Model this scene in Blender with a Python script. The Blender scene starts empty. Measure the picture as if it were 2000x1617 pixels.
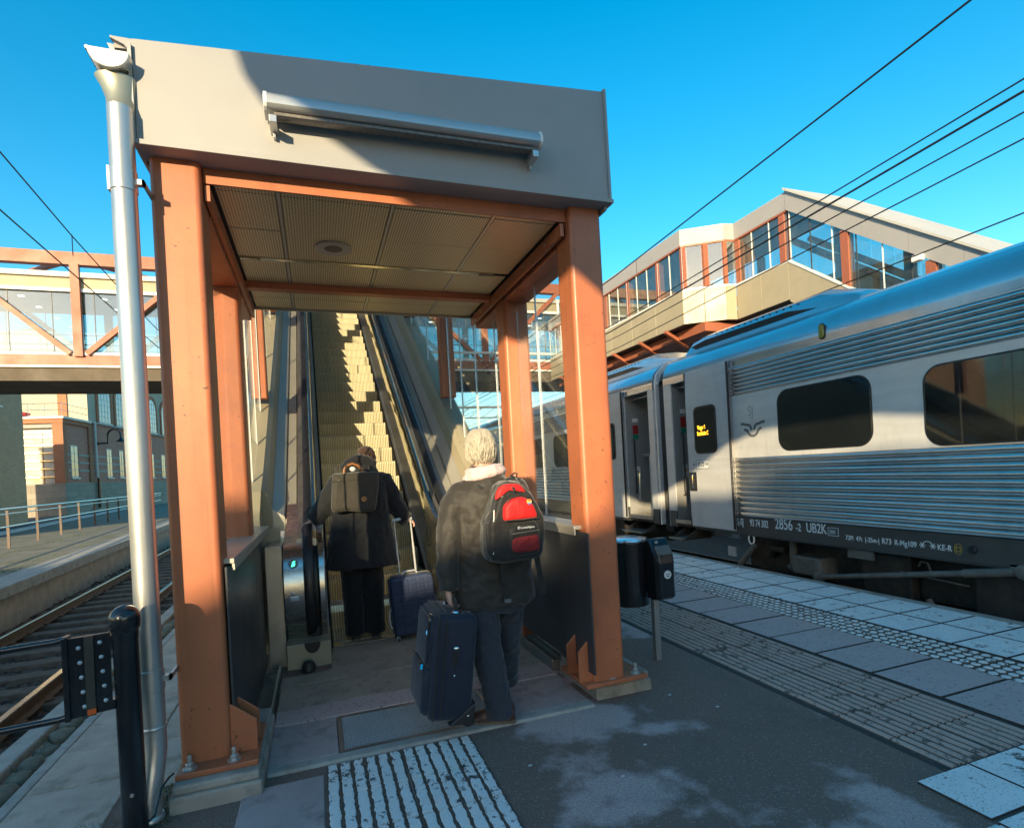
import bpy, bmesh, math, random
from mathutils import Vector, Matrix
R = math.radians
random.seed(7)
sc = bpy.context.scene
COL = sc.collection

# ------------------------------------------------------------------ camera
YAW, ROLL = R(19.476), math.atan(.0545)
cam_d = bpy.data.cameras.new('camera')
cam = bpy.data.objects.new('camera', cam_d)
COL.objects.link(cam)
r0 = Vector((math.cos(YAW), -math.sin(YAW), 0)); u0 = Vector((0, 0, 1)); f0 = Vector((math.sin(YAW), math.cos(YAW), 0))
cx = r0 * math.cos(ROLL) - u0 * math.sin(ROLL)
cy = r0 * math.sin(ROLL) + u0 * math.cos(ROLL)
m3 = Matrix((cx, cy, -f0)).transposed()
cam.matrix_world = Matrix.Translation((0, 0, 1.5)) @ m3.to_4x4()
cam_d.sensor_fit = 'HORIZONTAL'; cam_d.sensor_width = 36
cam_d.lens = 36 * 1076 / 2000
cam_d.shift_y = 0.0543
cam_d.clip_start = .05; cam_d.clip_end = 3000
sc.camera = cam

# ------------------------------------------------------------------ sky and sun
SUN_D = Vector((.51666, .85619, -.2325)).normalized()      # direction the light travels
elev = math.asin(-SUN_D.z); azim = math.atan2(-SUN_D.x, -SUN_D.y)
w = bpy.data.worlds.new('World'); sc.world = w; w.use_nodes = True
nt = w.node_tree; nt.nodes.clear()
sky = nt.nodes.new('ShaderNodeTexSky'); sky.sky_type = 'NISHITA'; sky.sun_disc = False
sky.sun_elevation = elev; sky.sun_rotation = azim
sky.air_density = 1.0; sky.dust_density = .6; sky.ozone_density = 1.6; sky.altitude = 100
hs = nt.nodes.new('ShaderNodeHueSaturation'); hs.inputs['Saturation'].default_value = 1.52; hs.inputs['Hue'].default_value = .484; hs.inputs['Value'].default_value = .86
bg = nt.nodes.new('ShaderNodeBackground'); bg.inputs['Strength'].default_value = .135
wo = nt.nodes.new('ShaderNodeOutputWorld')
nt.links.new(sky.outputs[0], hs.inputs['Color']); nt.links.new(hs.outputs[0], bg.inputs[0]); nt.links.new(bg.outputs[0], wo.inputs[0])
sd = bpy.data.lights.new('sun', 'SUN'); sd.energy = 3.3; sd.angle = R(.5); sd.color = (1, .81, .49)
sun = bpy.data.objects.new('sun', sd); COL.objects.link(sun)
sun.rotation_euler = SUN_D.to_track_quat('-Z', 'Y').to_euler(); sun.location = (-20, -30, 20)
vs = sc.view_settings
vs.view_transform = 'Standard'; vs.look = 'None'; vs.exposure = 1.48; vs.gamma = 1; vs.use_curve_mapping = False
sc.cycles.max_bounces = 8; sc.cycles.transparent_max_bounces = 24; sc.cycles.glossy_bounces = 5
sc.cycles.caustics_reflective = True; sc.cycles.caustics_refractive = False
sc.cycles.sample_clamp_indirect = 4
try:
    sc.cycles.use_denoising = True
except Exception:
    pass

# ------------------------------------------------------------------ helpers
class B:
    """collects geometry for one mesh object"""
    def __init__(s): s.v = []; s.f = []; s.m = []; s.mi = 0
    def add(s, vs_, fs_):
        o = len(s.v); s.v += [tuple(p) for p in vs_]
        for f in fs_: s.f.append([o + i for i in f]); s.m.append(s.mi)
    def box(s, x0, x1, y0, y1, z0, z1, mat=None):
        p = [Vector((x, y, z)) for x in (x0, x1) for y in (y0, y1) for z in (z0, z1)]
        if mat is not None: p = [mat @ q for q in p]
        s.add(p, [(0, 1, 3, 2), (4, 6, 7, 5), (0, 4, 5, 1), (2, 3, 7, 6), (0, 2, 6, 4), (1, 5, 7, 3)]); return s
    def bar(s, a, b, w_, h_, up=(0, 0, 1)):
        a = Vector(a); b = Vector(b); d = (b - a).normalized(); u = Vector(up)
        x = d.cross(u)
        if x.length < 1e-4: x = d.cross(Vector((1, 0, 0)))
        x.normalize(); u = x.cross(d).normalized()
        p = [q + x * i * w_ / 2 + u * j * h_ / 2 for q in (a, b) for i in (-1, 1) for j in (-1, 1)]
        s.add(p, [(0, 1, 3, 2), (4, 6, 7, 5), (0, 4, 5, 1), (2, 3, 7, 6), (0, 2, 6, 4), (1, 5, 7, 3)]); return s
    def prism(s, pts, axis, a, b):
        n = len(pts)
        def P(p, t):
            if axis == 'x': return (t, p[0], p[1])
            if axis == 'y': return (p[0], t, p[1])
            return (p[0], p[1], t)
        s.add([P(p, a) for p in pts] + [P(p, b) for p in pts],
              [list(range(n))[::-1], list(range(n, 2 * n))] + [(i, (i + 1) % n, n + (i + 1) % n, n + i) for i in range(n)]); return s
    def loft(s, rings, closed=True, caps=True):
        n = len(rings[0]); vs_ = [p for r in rings for p in r]; fs = []
        for k in range(len(rings) - 1):
            for i in range(n if closed else n - 1):
                j = (i + 1) % n
                fs.append((k * n + i, k * n + j, (k + 1) * n + j, (k + 1) * n + i))
        if caps and closed:
            fs.append(tuple(range(n))[::-1]); fs.append(tuple((len(rings) - 1) * n + i for i in range(n)))
        s.add(vs_, fs); return s
    def tube(s, path, r, n=8, up=None, flat=1.0):
        path = [Vector(p) for p in path]; rings = []; k = len(path); x = None
        for i, p in enumerate(path):
            d = (path[min(i + 1, k - 1)] - path[max(i - 1, 0)]).normalized()
            if x is None:
                x = d.cross(Vector(up) if up else Vector((0, 0, 1)))
                if x.length < .2: x = d.cross(Vector((0, 1, 0)))
            x = (x - d * x.dot(d)).normalized(); u = x.cross(d)
            rr = r[i] if isinstance(r, (list, tuple)) else r
            rings.append([p + x * math.cos(t) * rr + u * math.sin(t) * rr * flat for t in [2 * math.pi * q / n for q in range(n)]])
        return s.loft(rings)
    def xf(s, M_): s.v = [tuple(M_ @ Vector(p)) for p in s.v]; return s
    def lathe(s, prof, c, n=16, M=None):
        c = Vector(c); rings = []
        for (r, z) in prof:
            rg = [Vector((r * math.cos(2 * math.pi * i / n), r * math.sin(2 * math.pi * i / n), z)) for i in range(n)]
            rings.append([(c + (M @ q if M else q)) for q in rg])
        return s.loft(rings)
    def ell(s, c, rx, ry, rz, n=12, k=8, M=None):
        c = Vector(c); rings = []
        for i in range(1, k):
            a = math.pi * i / k - math.pi / 2
            rg = [Vector((rx * math.cos(a) * math.cos(2 * math.pi * j / n), ry * math.cos(a) * math.sin(2 * math.pi * j / n), rz * math.sin(a))) for j in range(n)]
            rings.append([c + (M @ q if M else q) for q in rg])
        return s.loft(rings)
    def build(s, name, mat, parent=None, smooth=False, bevel=0, seg=2, label=None, kind=None, cat=None, group=None, sides=None):
        me = bpy.data.meshes.new(name); me.from_pydata(s.v, [], s.f)
        for q in (mat if isinstance(mat, (list, tuple)) else [mat]): me.materials.append(q)
        if isinstance(mat, (list, tuple)): me.polygons.foreach_set('material_index', s.m)
        bm = bmesh.new(); bm.from_mesh(me); bmesh.ops.recalc_face_normals(bm, faces=bm.faces); bm.to_mesh(me); bm.free()
        if sides is not None:
            for p_ in me.polygons:
                if p_.normal.z < .5: p_.material_index = sides
        if smooth:
            me.polygons.foreach_set('use_smooth', [True] * len(me.polygons))
            if smooth != 'all': me.set_sharp_from_angle(angle=R(35))
        o = bpy.data.objects.new(name, me); COL.objects.link(o)
        if parent is not None: attach(o, parent)
        if smooth is True:
            wn = o.modifiers.new('normals', 'WEIGHTED_NORMAL'); wn.keep_sharp = True; wn.weight = 80
        if bevel:
            md = o.modifiers.new('bevel', 'BEVEL'); md.width = bevel; md.segments = seg; md.limit_method = 'ANGLE'; md.angle_limit = R(40)
        tag(o, label, cat, group, kind)
        return o

def tag(o, label=None, cat=None, group=None, kind=None):
    if label: o['label'] = label
    if cat: o['category'] = cat
    if group: o['group'] = group
    if kind: o['kind'] = kind
    return o
def attach(o, parent):
    o.parent = parent
    if parent.type == 'EMPTY': o.matrix_parent_inverse = Matrix.Translation(-Vector(parent.location))
def thing(name, label, cat, loc, group=None):
    e = bpy.data.objects.new(name, None); COL.objects.link(e); e.location = loc; e.empty_display_size = .2
    return tag(e, label, cat, group)
def dup(o, off, parent=None):
    c = o.copy(); COL.objects.link(c); c.location = Vector(o.location) + Vector(off)
    if parent is not None:
        c.parent = parent
    return c
def dup_tree(root, off):
    c = root.copy(); COL.objects.link(c); c.location = Vector(root.location) + Vector(off)
    for ch in list(root.children):
        k = ch.copy(); COL.objects.link(k); k.parent = c; k.matrix_parent_inverse = ch.matrix_parent_inverse.copy()
        for g in list(ch.children):
            q = g.copy(); COL.objects.link(q); q.parent = k; q.matrix_parent_inverse = g.matrix_parent_inverse.copy()
    return c
def rrect(w_, h_, r, n=4):
    pts = []
    for cx_, cy_, a0 in ((w_ / 2 - r, h_ / 2 - r, 0), (-w_ / 2 + r, h_ / 2 - r, 90), (-w_ / 2 + r, -h_ / 2 + r, 180), (w_ / 2 - r, -h_ / 2 + r, 270)):
        for i in range(n + 1):
            a = R(a0 + 90 * i / n); pts.append((cx_ + r * math.cos(a), cy_ + r * math.sin(a)))
    return pts

# ------------------------------------------------------------------ materials
MATS = {}
def nodes(name):
    m = bpy.data.materials.new(name); m.use_nodes = True; t = m.node_tree
    b = t.nodes['Principled BSDF']
    g = t.nodes.new('ShaderNodeNewGeometry')
    return m, t, b, g.outputs['Position']
def N(t, typ, **kw):
    n = t.nodes.new('ShaderNode' + typ)
    for k, v in kw.items():
        if k in n.inputs.keys(): n.inputs[k].default_value = v
        else: setattr(n, k, v)
    return n
def noise(t, pos, scale, detail=4, rough=.55, stretch=None):
    n = N(t, 'TexNoise', Scale=scale, Detail=detail, Roughness=rough)
    if stretch:
        mp = N(t, 'Mapping'); mp.inputs['Scale'].default_value = stretch
        t.links.new(pos, mp.inputs['Vector']); t.links.new(mp.outputs[0], n.inputs['Vector'])
    else: t.links.new(pos, n.inputs['Vector'])
    return n.outputs['Fac']
def ramp(t, fac, a, b, ca=(0, 0, 0, 1), cb=(1, 1, 1, 1)):
    n = N(t, 'ValToRGB'); e = n.color_ramp.elements
    e[0].position = a; e[0].color = ca; e[1].position = b; e[1].color = cb
    t.links.new(fac, n.inputs[0]); return n.outputs[0]
def mixc(t, fac, a, b, mode='MIX'):
    n = N(t, 'MixRGB', blend_type=mode)
    for i, x in ((0, fac), (1, a), (2, b)):
        if isinstance(x, (int, float)): n.inputs[i].default_value = x
        elif isinstance(x, tuple): n.inputs[i].default_value = x if len(x) == 4 else (*x, 1)
        else: t.links.new(x, n.inputs[i])
    return n.outputs[0]
def bump(t, b, h, strength=.3, dist=.01):
    n = N(t, 'Bump', Strength=strength, Distance=dist); t.links.new(h, n.inputs['Height']); t.links.new(n.outputs[0], b.inputs['Normal'])
def M(name, c, rough=.6, metal=0, var=.18, vs_=3.0, dirt=None, dirt_amt=.5, dirt_scale=2.5, bmp=0, bs=60, stretch=None, spec=.5, coat=0, rvar=.15, streak=0):
    m, t, b, pos = nodes(name)
    n1 = noise(t, pos, vs_, 5, .6, stretch)
    c1 = tuple(max(0, x * (1 - var)) for x in c); c2 = tuple(min(1, x * (1 + var)) for x in c)
    col = mixc(t, ramp(t, n1, .3, .7), c1, c2)
    if dirt:
        n2 = noise(t, pos, dirt_scale, 8, .7)
        f = ramp(t, n2, .5, .72, (0, 0, 0, 1), (dirt_amt,) * 3 + (1,))
        col = mixc(t, f, col, dirt)
    if streak:
        n3 = noise(t, pos, 1, 6, .7, (9, 9, .45)); f3 = ramp(t, n3, .52, .78, (0, 0, 0, 1), (streak,) * 3 + (1,))
        col = mixc(t, f3, col, tuple(x * .45 for x in c))
        n4 = noise(t, pos, 38, 3, .6); n5 = noise(t, pos, 2.2, 4, .6)
        ch = mixc(t, 1, ramp(t, n4, .66, .69), ramp(t, n5, .46, .56), 'MULTIPLY')
        col = mixc(t, ch, col, (.10, .05, .035))
    t.links.new(col, b.inputs['Base Color'])
    if rvar:
        rr = ramp(t, noise(t, pos, vs_ * 2.3, 4, .6, stretch), .3, .7, (max(.02, rough - rvar * rough),) * 3 + (1,), (min(1, rough + rvar * rough),) * 3 + (1,))
        t.links.new(rr, b.inputs['Roughness'])
    else: b.inputs['Roughness'].default_value = rough
    b.inputs['Metallic'].default_value = metal
    b.inputs['Specular IOR Level'].default_value = spec
    if coat: b.inputs['Coat Weight'].default_value = coat; b.inputs['Coat Roughness'].default_value = .12
    if bmp: bump(t, b, noise(t, pos, bs, 6, .65, stretch), bmp)
    MATS[name] = m; return m
post_paint = M('post_paint', (.43, .134, .058), .42, streak=.65, var=.2, vs_=1.1, dirt=(.30, .095, .06), dirt_amt=.5, dirt_scale=4, bmp=.06, bs=140)
truss_paint = M('truss_paint', (.30, .095, .05), .5, streak=.4, var=.12, vs_=.8, dirt=(.3, .12, .08), dirt_amt=.3)
fascia_m = M('fascia_metal', (.31, .30, .298), .5, metal=0, var=.05, vs_=1.0, dirt=(.25, .24, .23), dirt_amt=.35, dirt_scale=1.5, bmp=.02, bs=500)
zinc = M('zinc', (.56, .55, .53), .36, metal=.8, var=.05, vs_=2, dirt=(.42, .41, .38), dirt_amt=.25, dirt_scale=1.5)
steel = M('steel', (.50, .485, .46), .26, metal=1, var=.08, vs_=3, stretch=(1, 8, 1), bmp=.008, bs=40)
steel_dull = M('steel_dull', (.42, .40, .37), .38, metal=.9, var=.12, vs_=4, dirt=(.2, .17, .13), dirt_amt=.4)
deck_m = M('deck_metal', (.50, .47, .41), .42, metal=.55, var=.1, vs_=2, dirt=(.3, .26, .2), dirt_amt=.4, dirt_scale=4)
clad_m = M('cladding_beige', (.36, .31, .215), .5, metal=.1, var=.05, vs_=.8, dirt=(.22, .18, .11), dirt_amt=.25)
black_paint = M('black_paint', (.012, .013, .016), .22, var=.2, coat=.3, dirt=(.05, .045, .04), dirt_amt=.35, dirt_scale=6)
rubber = M('rubber', (.018, .018, .02), .45, var=.2, dirt=(.06, .055, .05), dirt_amt=.3)
handrail_m = M('handrail_rubber', (.016, .016, .02), .42, var=.1)
skirt_blk = M('skirt_black', (.012, .011, .011), .7, var=.2, spec=.2)
galv_bar = M('galvanised_bar', (.52, .54, .55), .45, metal=.2, var=.1)
dark_panel = M('dark_panel', (.042, .045, .052), .42, var=.12, vs_=1.2, dirt=(.09, .085, .08), dirt_amt=.4, dirt_scale=3, bmp=.03, bs=200)
concrete = M('concrete', (.38, .33, .28), .9, var=.16, vs_=5, dirt=(.11, .105, .07), dirt_amt=.75, dirt_scale=4, bmp=.5, bs=70)
concrete_dk = M('concrete_worn', (.42, .34, .27), .92, var=.2, vs_=4, dirt=(.09, .08, .065), dirt_amt=.7, dirt_scale=8, bmp=.7, bs=90)
slab_m = M('paving_slab', (.44, .345, .33), .9, var=.14, vs_=3, dirt=(.12, .105, .095), dirt_amt=.75, dirt_scale=6, bmp=.35, bs=160)
flag_m = M('flagstone', (.45, .37, .31), .9, var=.15, vs_=4, dirt=(.13, .12, .08), dirt_amt=.7, dirt_scale=5, bmp=.5, bs=90)
cobble_m = M('cobble', (.15, .145, .115), .85, var=.3, vs_=7, dirt=(.06, .075, .03), dirt_amt=.8, dirt_scale=9, bmp=.6, bs=60)
kerb_m = M('kerb_stone', (.36, .34, .31), .9, var=.15, vs_=5, dirt=(.16, .14, .11), dirt_amt=.6, dirt_scale=6, bmp=.4, bs=80)
brown_steel = M('rusty_rail', (.16, .085, .045), .6, metal=.4, var=.3, vs_=20)
rail_head = M('rail_head', (.55, .52, .48), .22, metal=1, var=.1)
sleeper_m = M('sleeper', (.115, .085, .065), .9, var=.3, vs_=8, bmp=.7, bs=40)
moss = M('moss', (.085, .115, .02), .95, var=.4, vs_=14, bmp=1, bs=80)
chrome = M('chrome', (.8, .8, .8), .12, metal=1, var=.03)
white_paint = M('white_paint', (.72, .71, .68), .45, var=.06, vs_=2)
silver_pl = M('silver_plastic', (.55, .56, .58), .35, metal=.5, var=.05)
green_glow = None
leather = M('leather', (.075, .028, .02), .35, var=.25, vs_=20, dirt=(.12, .09, .06), dirt_amt=.5, dirt_scale=10, bmp=.15, bs=90)
sole_m = M('sole_rubber', (.13, .10, .07), .7, var=.2)
skin = M('skin', (.56, .32, .24), .5, var=.08, vs_=20)
cloth_black = M('cloth_black', (.011, .010, .011), .85, var=.25, vs_=12, bmp=.5, bs=350)
def fabric(name, c, rough=.8, fold=.35, fscale=7, sheen=.25, spec=.3):
    m, t, b, pos = nodes(name)
    n1 = noise(t, pos, fscale, 3, .5)
    n2 = noise(t, pos, 420, 2, .5)
    t.links.new(mixc(t, ramp(t, n1, .3, .75), tuple(x * .93 for x in c), tuple(x * 1.07 for x in c)), b.inputs['Base Color'])
    b.inputs['Roughness'].default_value = rough; b.inputs['Sheen Weight'].default_value = sheen; b.inputs['Specular IOR Level'].default_value = spec
    bp = N(t, 'Bump', Strength=fold, Distance=.03); t.links.new(n1, bp.inputs['Height'])
    bp2 = N(t, 'Bump', Strength=.3, Distance=.002); t.links.new(n2, bp2.inputs['Height']); t.links.new(bp.outputs[0], bp2.inputs['Normal'])
    t.links.new(bp2.outputs[0], b.inputs['Normal']); return m
jacket_m = fabric('jacket_olive', (.030, .025, .020), .6, .55, 7)
jeans_m = fabric('jeans', (.032, .038, .052), .85, .45, 9)
coat_m = fabric('coat_black', (.014, .015, .019), .8, .45, 6)
pants_m = fabric('trousers_black', (.009, .009, .011), .85, .4, 7)
bag_grey = fabric('bag_grey', (.052, .045, .036), .75, .5, 10)
bag_black = fabric('bag_black', (.014, .013, .013), .6, .4, 12)
bag_red = fabric('bag_red', (.52, .012, .012), .55, .4, 14, .1)
bag_mesh = fabric('bag_mesh', (.21, .012, .014), .6, .5, 30, .1)
case_navy = fabric('case_navy', (.012, .017, .034), .6, .3, 8)
scarf_m = fabric('scarf_pink', (.62, .44, .43), .9, .5, 25)
hair_grey = fabric('hair_grey', (.40, .35, .27), .5, .3, 60, .2)
hair_brown = fabric('hair_brown', (.075, .035, .018), .5, .3, 60, .2)
shell_m = M('case_shell', (.034, .048, .098), .33, var=.12, vs_=6, coat=.25, bmp=.03, bs=300)

# glass: clear sheet, reflects by fresnel
def glass(name, tint, refl=1.0, dust=.05):
    m = bpy.data.materials.new(name); m.use_nodes = True; t = m.node_tree; t.nodes.clear()
    o = N(t, 'OutputMaterial'); tr = N(t, 'BsdfTransparent'); gl = N(t, 'BsdfGlossy', Roughness=.015); df = N(t, 'BsdfDiffuse')
    tr.inputs[0].default_value = (*tint, 1); gl.inputs[0].default_value = (refl,) * 3 + (1,); df.inputs[0].default_value = (.6, .57, .5, 1)
    mx = N(t, 'MixShader'); m2 = N(t, 'MixShader')
    gg = N(t, 'NewGeometry'); dt = N(t, 'VectorMath', operation='DOT_PRODUCT'); t.links.new(gg.outputs['Incoming'], dt.inputs[0]); t.links.new(gg.outputs['Normal'], dt.inputs[1])
    ab = N(t, 'Math', operation='ABSOLUTE'); t.links.new(dt.outputs['Value'], ab.inputs[0])
    om = N(t, 'Math', operation='SUBTRACT'); om.inputs[0].default_value = 1; t.links.new(ab.outputs[0], om.inputs[1])
    pw = N(t, 'Math', operation='POWER'); pw.inputs[1].default_value = 5; t.links.new(om.outputs[0], pw.inputs[0])
    fr = N(t, 'Math', operation='MULTIPLY_ADD'); fr.inputs[1].default_value = .95; fr.inputs[2].default_value = .11; t.links.new(pw.outputs[0], fr.inputs[0])
    g = N(t, 'NewGeometry'); nz = noise(t, g.outputs['Position'], 3, 6, .7)
    rp = ramp(t, nz, .35, .8, (dust * .3,) * 3 + (1,), (dust * 2,) * 3 + (1,))
    t.links.new(fr.outputs[0], mx.inputs[0]); t.links.new(tr.outputs[0], mx.inputs[1]); t.links.new(gl.outputs[0], mx.inputs[2])
    t.links.new(rp, m2.inputs[0]); t.links.new(mx.outputs[0], m2.inputs[1]); t.links.new(df.outputs[0], m2.inputs[2])
    t.links.new(m2.outputs[0], o.inputs[0]); return m
pane_m = glass('pane_glass', (.97, .985, .98), 1, .02)
pane_green = glass('pane_green', (.80, .90, .90), 1, .03)
tinted = M('tinted_glass', (.012, .014, .014), .03, var=.3, vs_=1, spec=.8, rvar=0)
def glow(name, c, s):
    m, t, b, pos = nodes(name); b.inputs['Base Color'].default_value = (0, 0, 0, 1)
    b.inputs['Emission Color'].default_value = (*c, 1); b.inputs['Emission Strength'].default_value = s; return m
green_glow = glow('green_lamp', (.05, .9, .45), 1.6)
led_amber = glow('led_amber', (1, .42, .02), 1.6)

# polished balustrade: mirror with slow waves
def mk():
    m, t, b, pos = nodes('polished_panel'); b.inputs['Base Color'].default_value = (.60, .57, .51, 1); b.inputs['Metallic'].default_value = 1
    b.inputs['Roughness'].default_value = .10
    bump(t, b, noise(t, pos, 1.3, 2, .4), .35, .03); return m
polished = mk()
# escalator steps: ribbed aluminium
def mk():
    m, t, b, pos = nodes('step_metal')
    sx = N(t, 'SeparateXYZ'); t.links.new(pos, sx.inputs[0])
    mm = N(t, 'Math', operation='MULTIPLY'); mm.inputs[1].default_value = 2 * math.pi / .024; t.links.new(sx.outputs[0], mm.inputs[0])
    si = N(t, 'Math', operation='SINE'); t.links.new(mm.outputs[0], si.inputs[0])
    streak = noise(t, pos, 1, 4, .7, (14, .6, .5))
    col = mixc(t, ramp(t, streak, .3, .7), (.68, .59, .37), (.84, .75, .50))
    col = mixc(t, ramp(t, si.outputs[0], .2, .8), mixc(t, .5, col, (.05, .04, .03)), col)
    t.links.new(col, b.inputs['Base Color']); b.inputs['Metallic'].default_value = .15; b.inputs['Roughness'].default_value = .45
    bump(t, b, si.outputs[0], .5, .006); return m
step_m = mk()
# asphalt with grit and dusty patches
def mk():
    m, t, b, pos = nodes('asphalt')
    fine = noise(t, pos, 260, 3, .7); vo = N(t, 'TexVoronoi', Scale=85.0); t.links.new(pos, vo.inputs['Vector'])
    base = mixc(t, ramp(t, fine, .35, .7), (.095, .062, .048), (.40, .275, .225))
    chips = N(t, 'TexVoronoi', Scale=120.0); t.links.new(pos, chips.inputs['Vector'])
    chipc = N(t, 'SeparateColor'); t.links.new(chips.outputs['Color'], chipc.inputs[0])
    cm = N(t, 'Math', operation='GREATER_THAN'); cm.inputs[1].default_value = .93; t.links.new(chipc.outputs[0], cm.inputs[0])
    base = mixc(t, cm.outputs[0], base, (.30, .23, .19))
    pm = ramp(t, noise(t, pos, 1.05, 8, .56), .525, .575)
    gr = ramp(t, noise(t, pos, 130, 4, .75), .33, .47)
    pm2 = mixc(t, 1, pm, gr, 'MULTIPLY')
    dust = mixc(t, ramp(t, noise(t, pos, 60, 4, .6), .3, .7), (.46, .345, .325), (.60, .465, .435))
    col = mixc(t, pm2, base, dust)
    brown = ramp(t, noise(t, pos, 2.2, 6, .65), .55, .75, (0, 0, 0, 1), (.35, .35, .35, 1))
    col = mixc(t, brown, col, (.11, .07, .05))
    t.links.new(col, b.inputs['Base Color']); b.inputs['Roughness'].default_value = .9; b.inputs['Specular IOR Level'].default_value = .3
    bump(t, b, mixc(t, .5, vo.outputs['Distance'], fine), .9, .008); return m
asphalt = mk()
# worn white road paint on concrete
def worn(name, paint, under, keep, scale=16):
    m, t, b, pos = nodes(name)
    n1 = noise(t, pos, scale, 8, .72); n2 = noise(t, pos, scale * 9, 3, .7); n0 = noise(t, pos, 1.6, 4, .6)
    s1 = N(t, 'Math', operation='ADD'); t.links.new(n1, s1.inputs[0])
    q = N(t, 'Math', operation='MULTIPLY_ADD'); q.inputs[1].default_value = .35; q.inputs[2].default_value = -.17; t.links.new(n0, q.inputs[0])
    t.links.new(q.outputs[0], s1.inputs[1])
    mk1 = ramp(t, s1.outputs[0], keep, keep + .05)
    mk2 = ramp(t, n2, .60, .66)
    mk_ = mixc(t, 1, mk1, mk2, 'LIGHTEN')
    uc = mixc(t, n2, tuple(x * .6 for x in under), tuple(x * 1.4 for x in under))
    pc = mixc(t, ramp(t, noise(t, pos, 5, 4, .6), .3, .7), tuple(x * .88 for x in paint), paint)
    t.links.new(mixc(t, mk_, pc, uc), b.inputs['Base Color']); b.inputs['Roughness'].default_value = .8
    bump(t, b, n2, .5, .004); return m
paint_stripe = worn('worn_stripe_paint', (.84, .83, .81), (.10, .085, .075), .565, 20)
tile_white = worn('white_tile', (.84, .84, .82), (.13, .105, .09), .60, 11)
dome_white = worn('dome_tile', (.82, .82, .80), (.13, .11, .10), .55, 22)
rib_grey = worn('rib_tile', (.52, .38, .32), (.13, .095, .075), .56, 12)
groove_m = M('groove_grit', (.15, .105, .08), .95, var=.5, vs_=90, bmp=.9, bs=160)
slab_lt = worn('light_slab', (.54, .41, .385), (.14, .11, .10), .66, 5)
ballast_m = M('ballast', (.075, .058, .047), .95, var=.6, vs_=26, dirt=(.16, .14, .12), dirt_amt=.5, dirt_scale=20, bmp=1, bs=24)
earth_m = M('earth', (.10, .085, .06), .95, var=.4, vs_=2, bmp=.6, bs=20)
gravelpath = M('gravel_path', (.20, .185, .15), .95, var=.25, vs_=1.2, dirt=(.10, .115, .035), dirt_amt=.75, dirt_scale=.9, bmp=.5, bs=40)

# brushed stainless train skin
def train_skin(name, c, rough, metal, rows=0):
    m, t, b, pos = nodes(name)
    n1 = noise(t, pos, 1, 5, .6, (1, 1.2, 6)); n2 = noise(t, pos, .7, 3, .5)
    col = mixc(t, ramp(t, n1, .3, .7), tuple(x * .9 for x in c), tuple(min(1, x * 1.08) for x in c))
    dn = ramp(t, noise(t, pos, 1, 6, .7, (1, 5, 1.2)), .52, .75, (0, 0, 0, 1), (.35,) * 3 + (1,))
    col = mixc(t, dn, col, tuple(x * .55 for x in c))
    t.links.new(col, b.inputs['Base Color']); b.inputs['Metallic'].default_value = metal
    t.links.new(ramp(t, n2, .3, .7, (rough * .85,) * 3 + (1,), (rough * 1.2,) * 3 + (1,)), b.inputs['Roughness'])
    bump(t, b, n2, .12, .03); return m
skin_steel = train_skin('train_steel', (.70, .68, .66), .32, .25)
skin_rib = train_skin('train_rib_steel', (.72, .71, .69), .16, .95)
skin_roof = train_skin('train_roof', (.62, .64, .66), .20, .85)
skin_skirt = train_skin('train_skirt', (.085, .084, .08), .42, .35)
skin_door = train_skin('train_door', (.58, .57, .565), .4, .15)
under_m = M('underframe', (.028, .025, .022), .7, var=.4, vs_=6, dirt=(.06, .05, .04), dirt_amt=.6, dirt_scale=8, bmp=.3, bs=40)
under_grey = M('underframe_grey', (.13, .125, .11), .6, var=.25, vs_=6, dirt=(.05, .04, .03), dirt_amt=.7, dirt_scale=8)
letter_m = M('lettering_white', (.70, .74, .74), .5, var=.08, vs_=30)
emblem_m = M('emblem_grey', (.12, .125, .13), .4, var=.05)
interior_m = M('interior_orange', (.50, .28, .12), .5, var=.1)
interior_gr = M('interior_grey', (.62, .61, .57), .5, var=.1)
# perforated ceiling sheet
def mk():
    m, t, b, pos = nodes('ceiling_sheet')
    mp = N(t, 'Mapping'); mp.inputs['Scale'].default_value = (62, 62, 62); t.links.new(pos, mp.inputs[0])
    fr = N(t, 'VectorMath', operation='FRACTION'); t.links.new(mp.outputs[0], fr.inputs[0])
    sb = N(t, 'VectorMath', operation='SUBTRACT'); sb.inputs[1].default_value = (.5, .5, .5); t.links.new(fr.outputs[0], sb.inputs[0])
    ml = N(t, 'VectorMath', operation='MULTIPLY'); ml.inputs[1].default_value = (1, 1, 0); t.links.new(sb.outputs[0], ml.inputs[0])
    ln = N(t, 'VectorMath', operation='LENGTH'); t.links.new(ml.outputs[0], ln.inputs[0])
    f = ramp(t, ln.outputs['Value'], .22, .30)
    col = mixc(t, ramp(t, noise(t, pos, 1.2, 4), .3, .7), (.70, .57, .33), (.78, .65, .40))
    t.links.new(mixc(t, f, (.05, .04, .03), col), b.inputs['Base Color']); b.inputs['Roughness'].default_value = .42; b.inputs['Metallic'].default_value = .2
    return m
ceil_m = mk()
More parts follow.
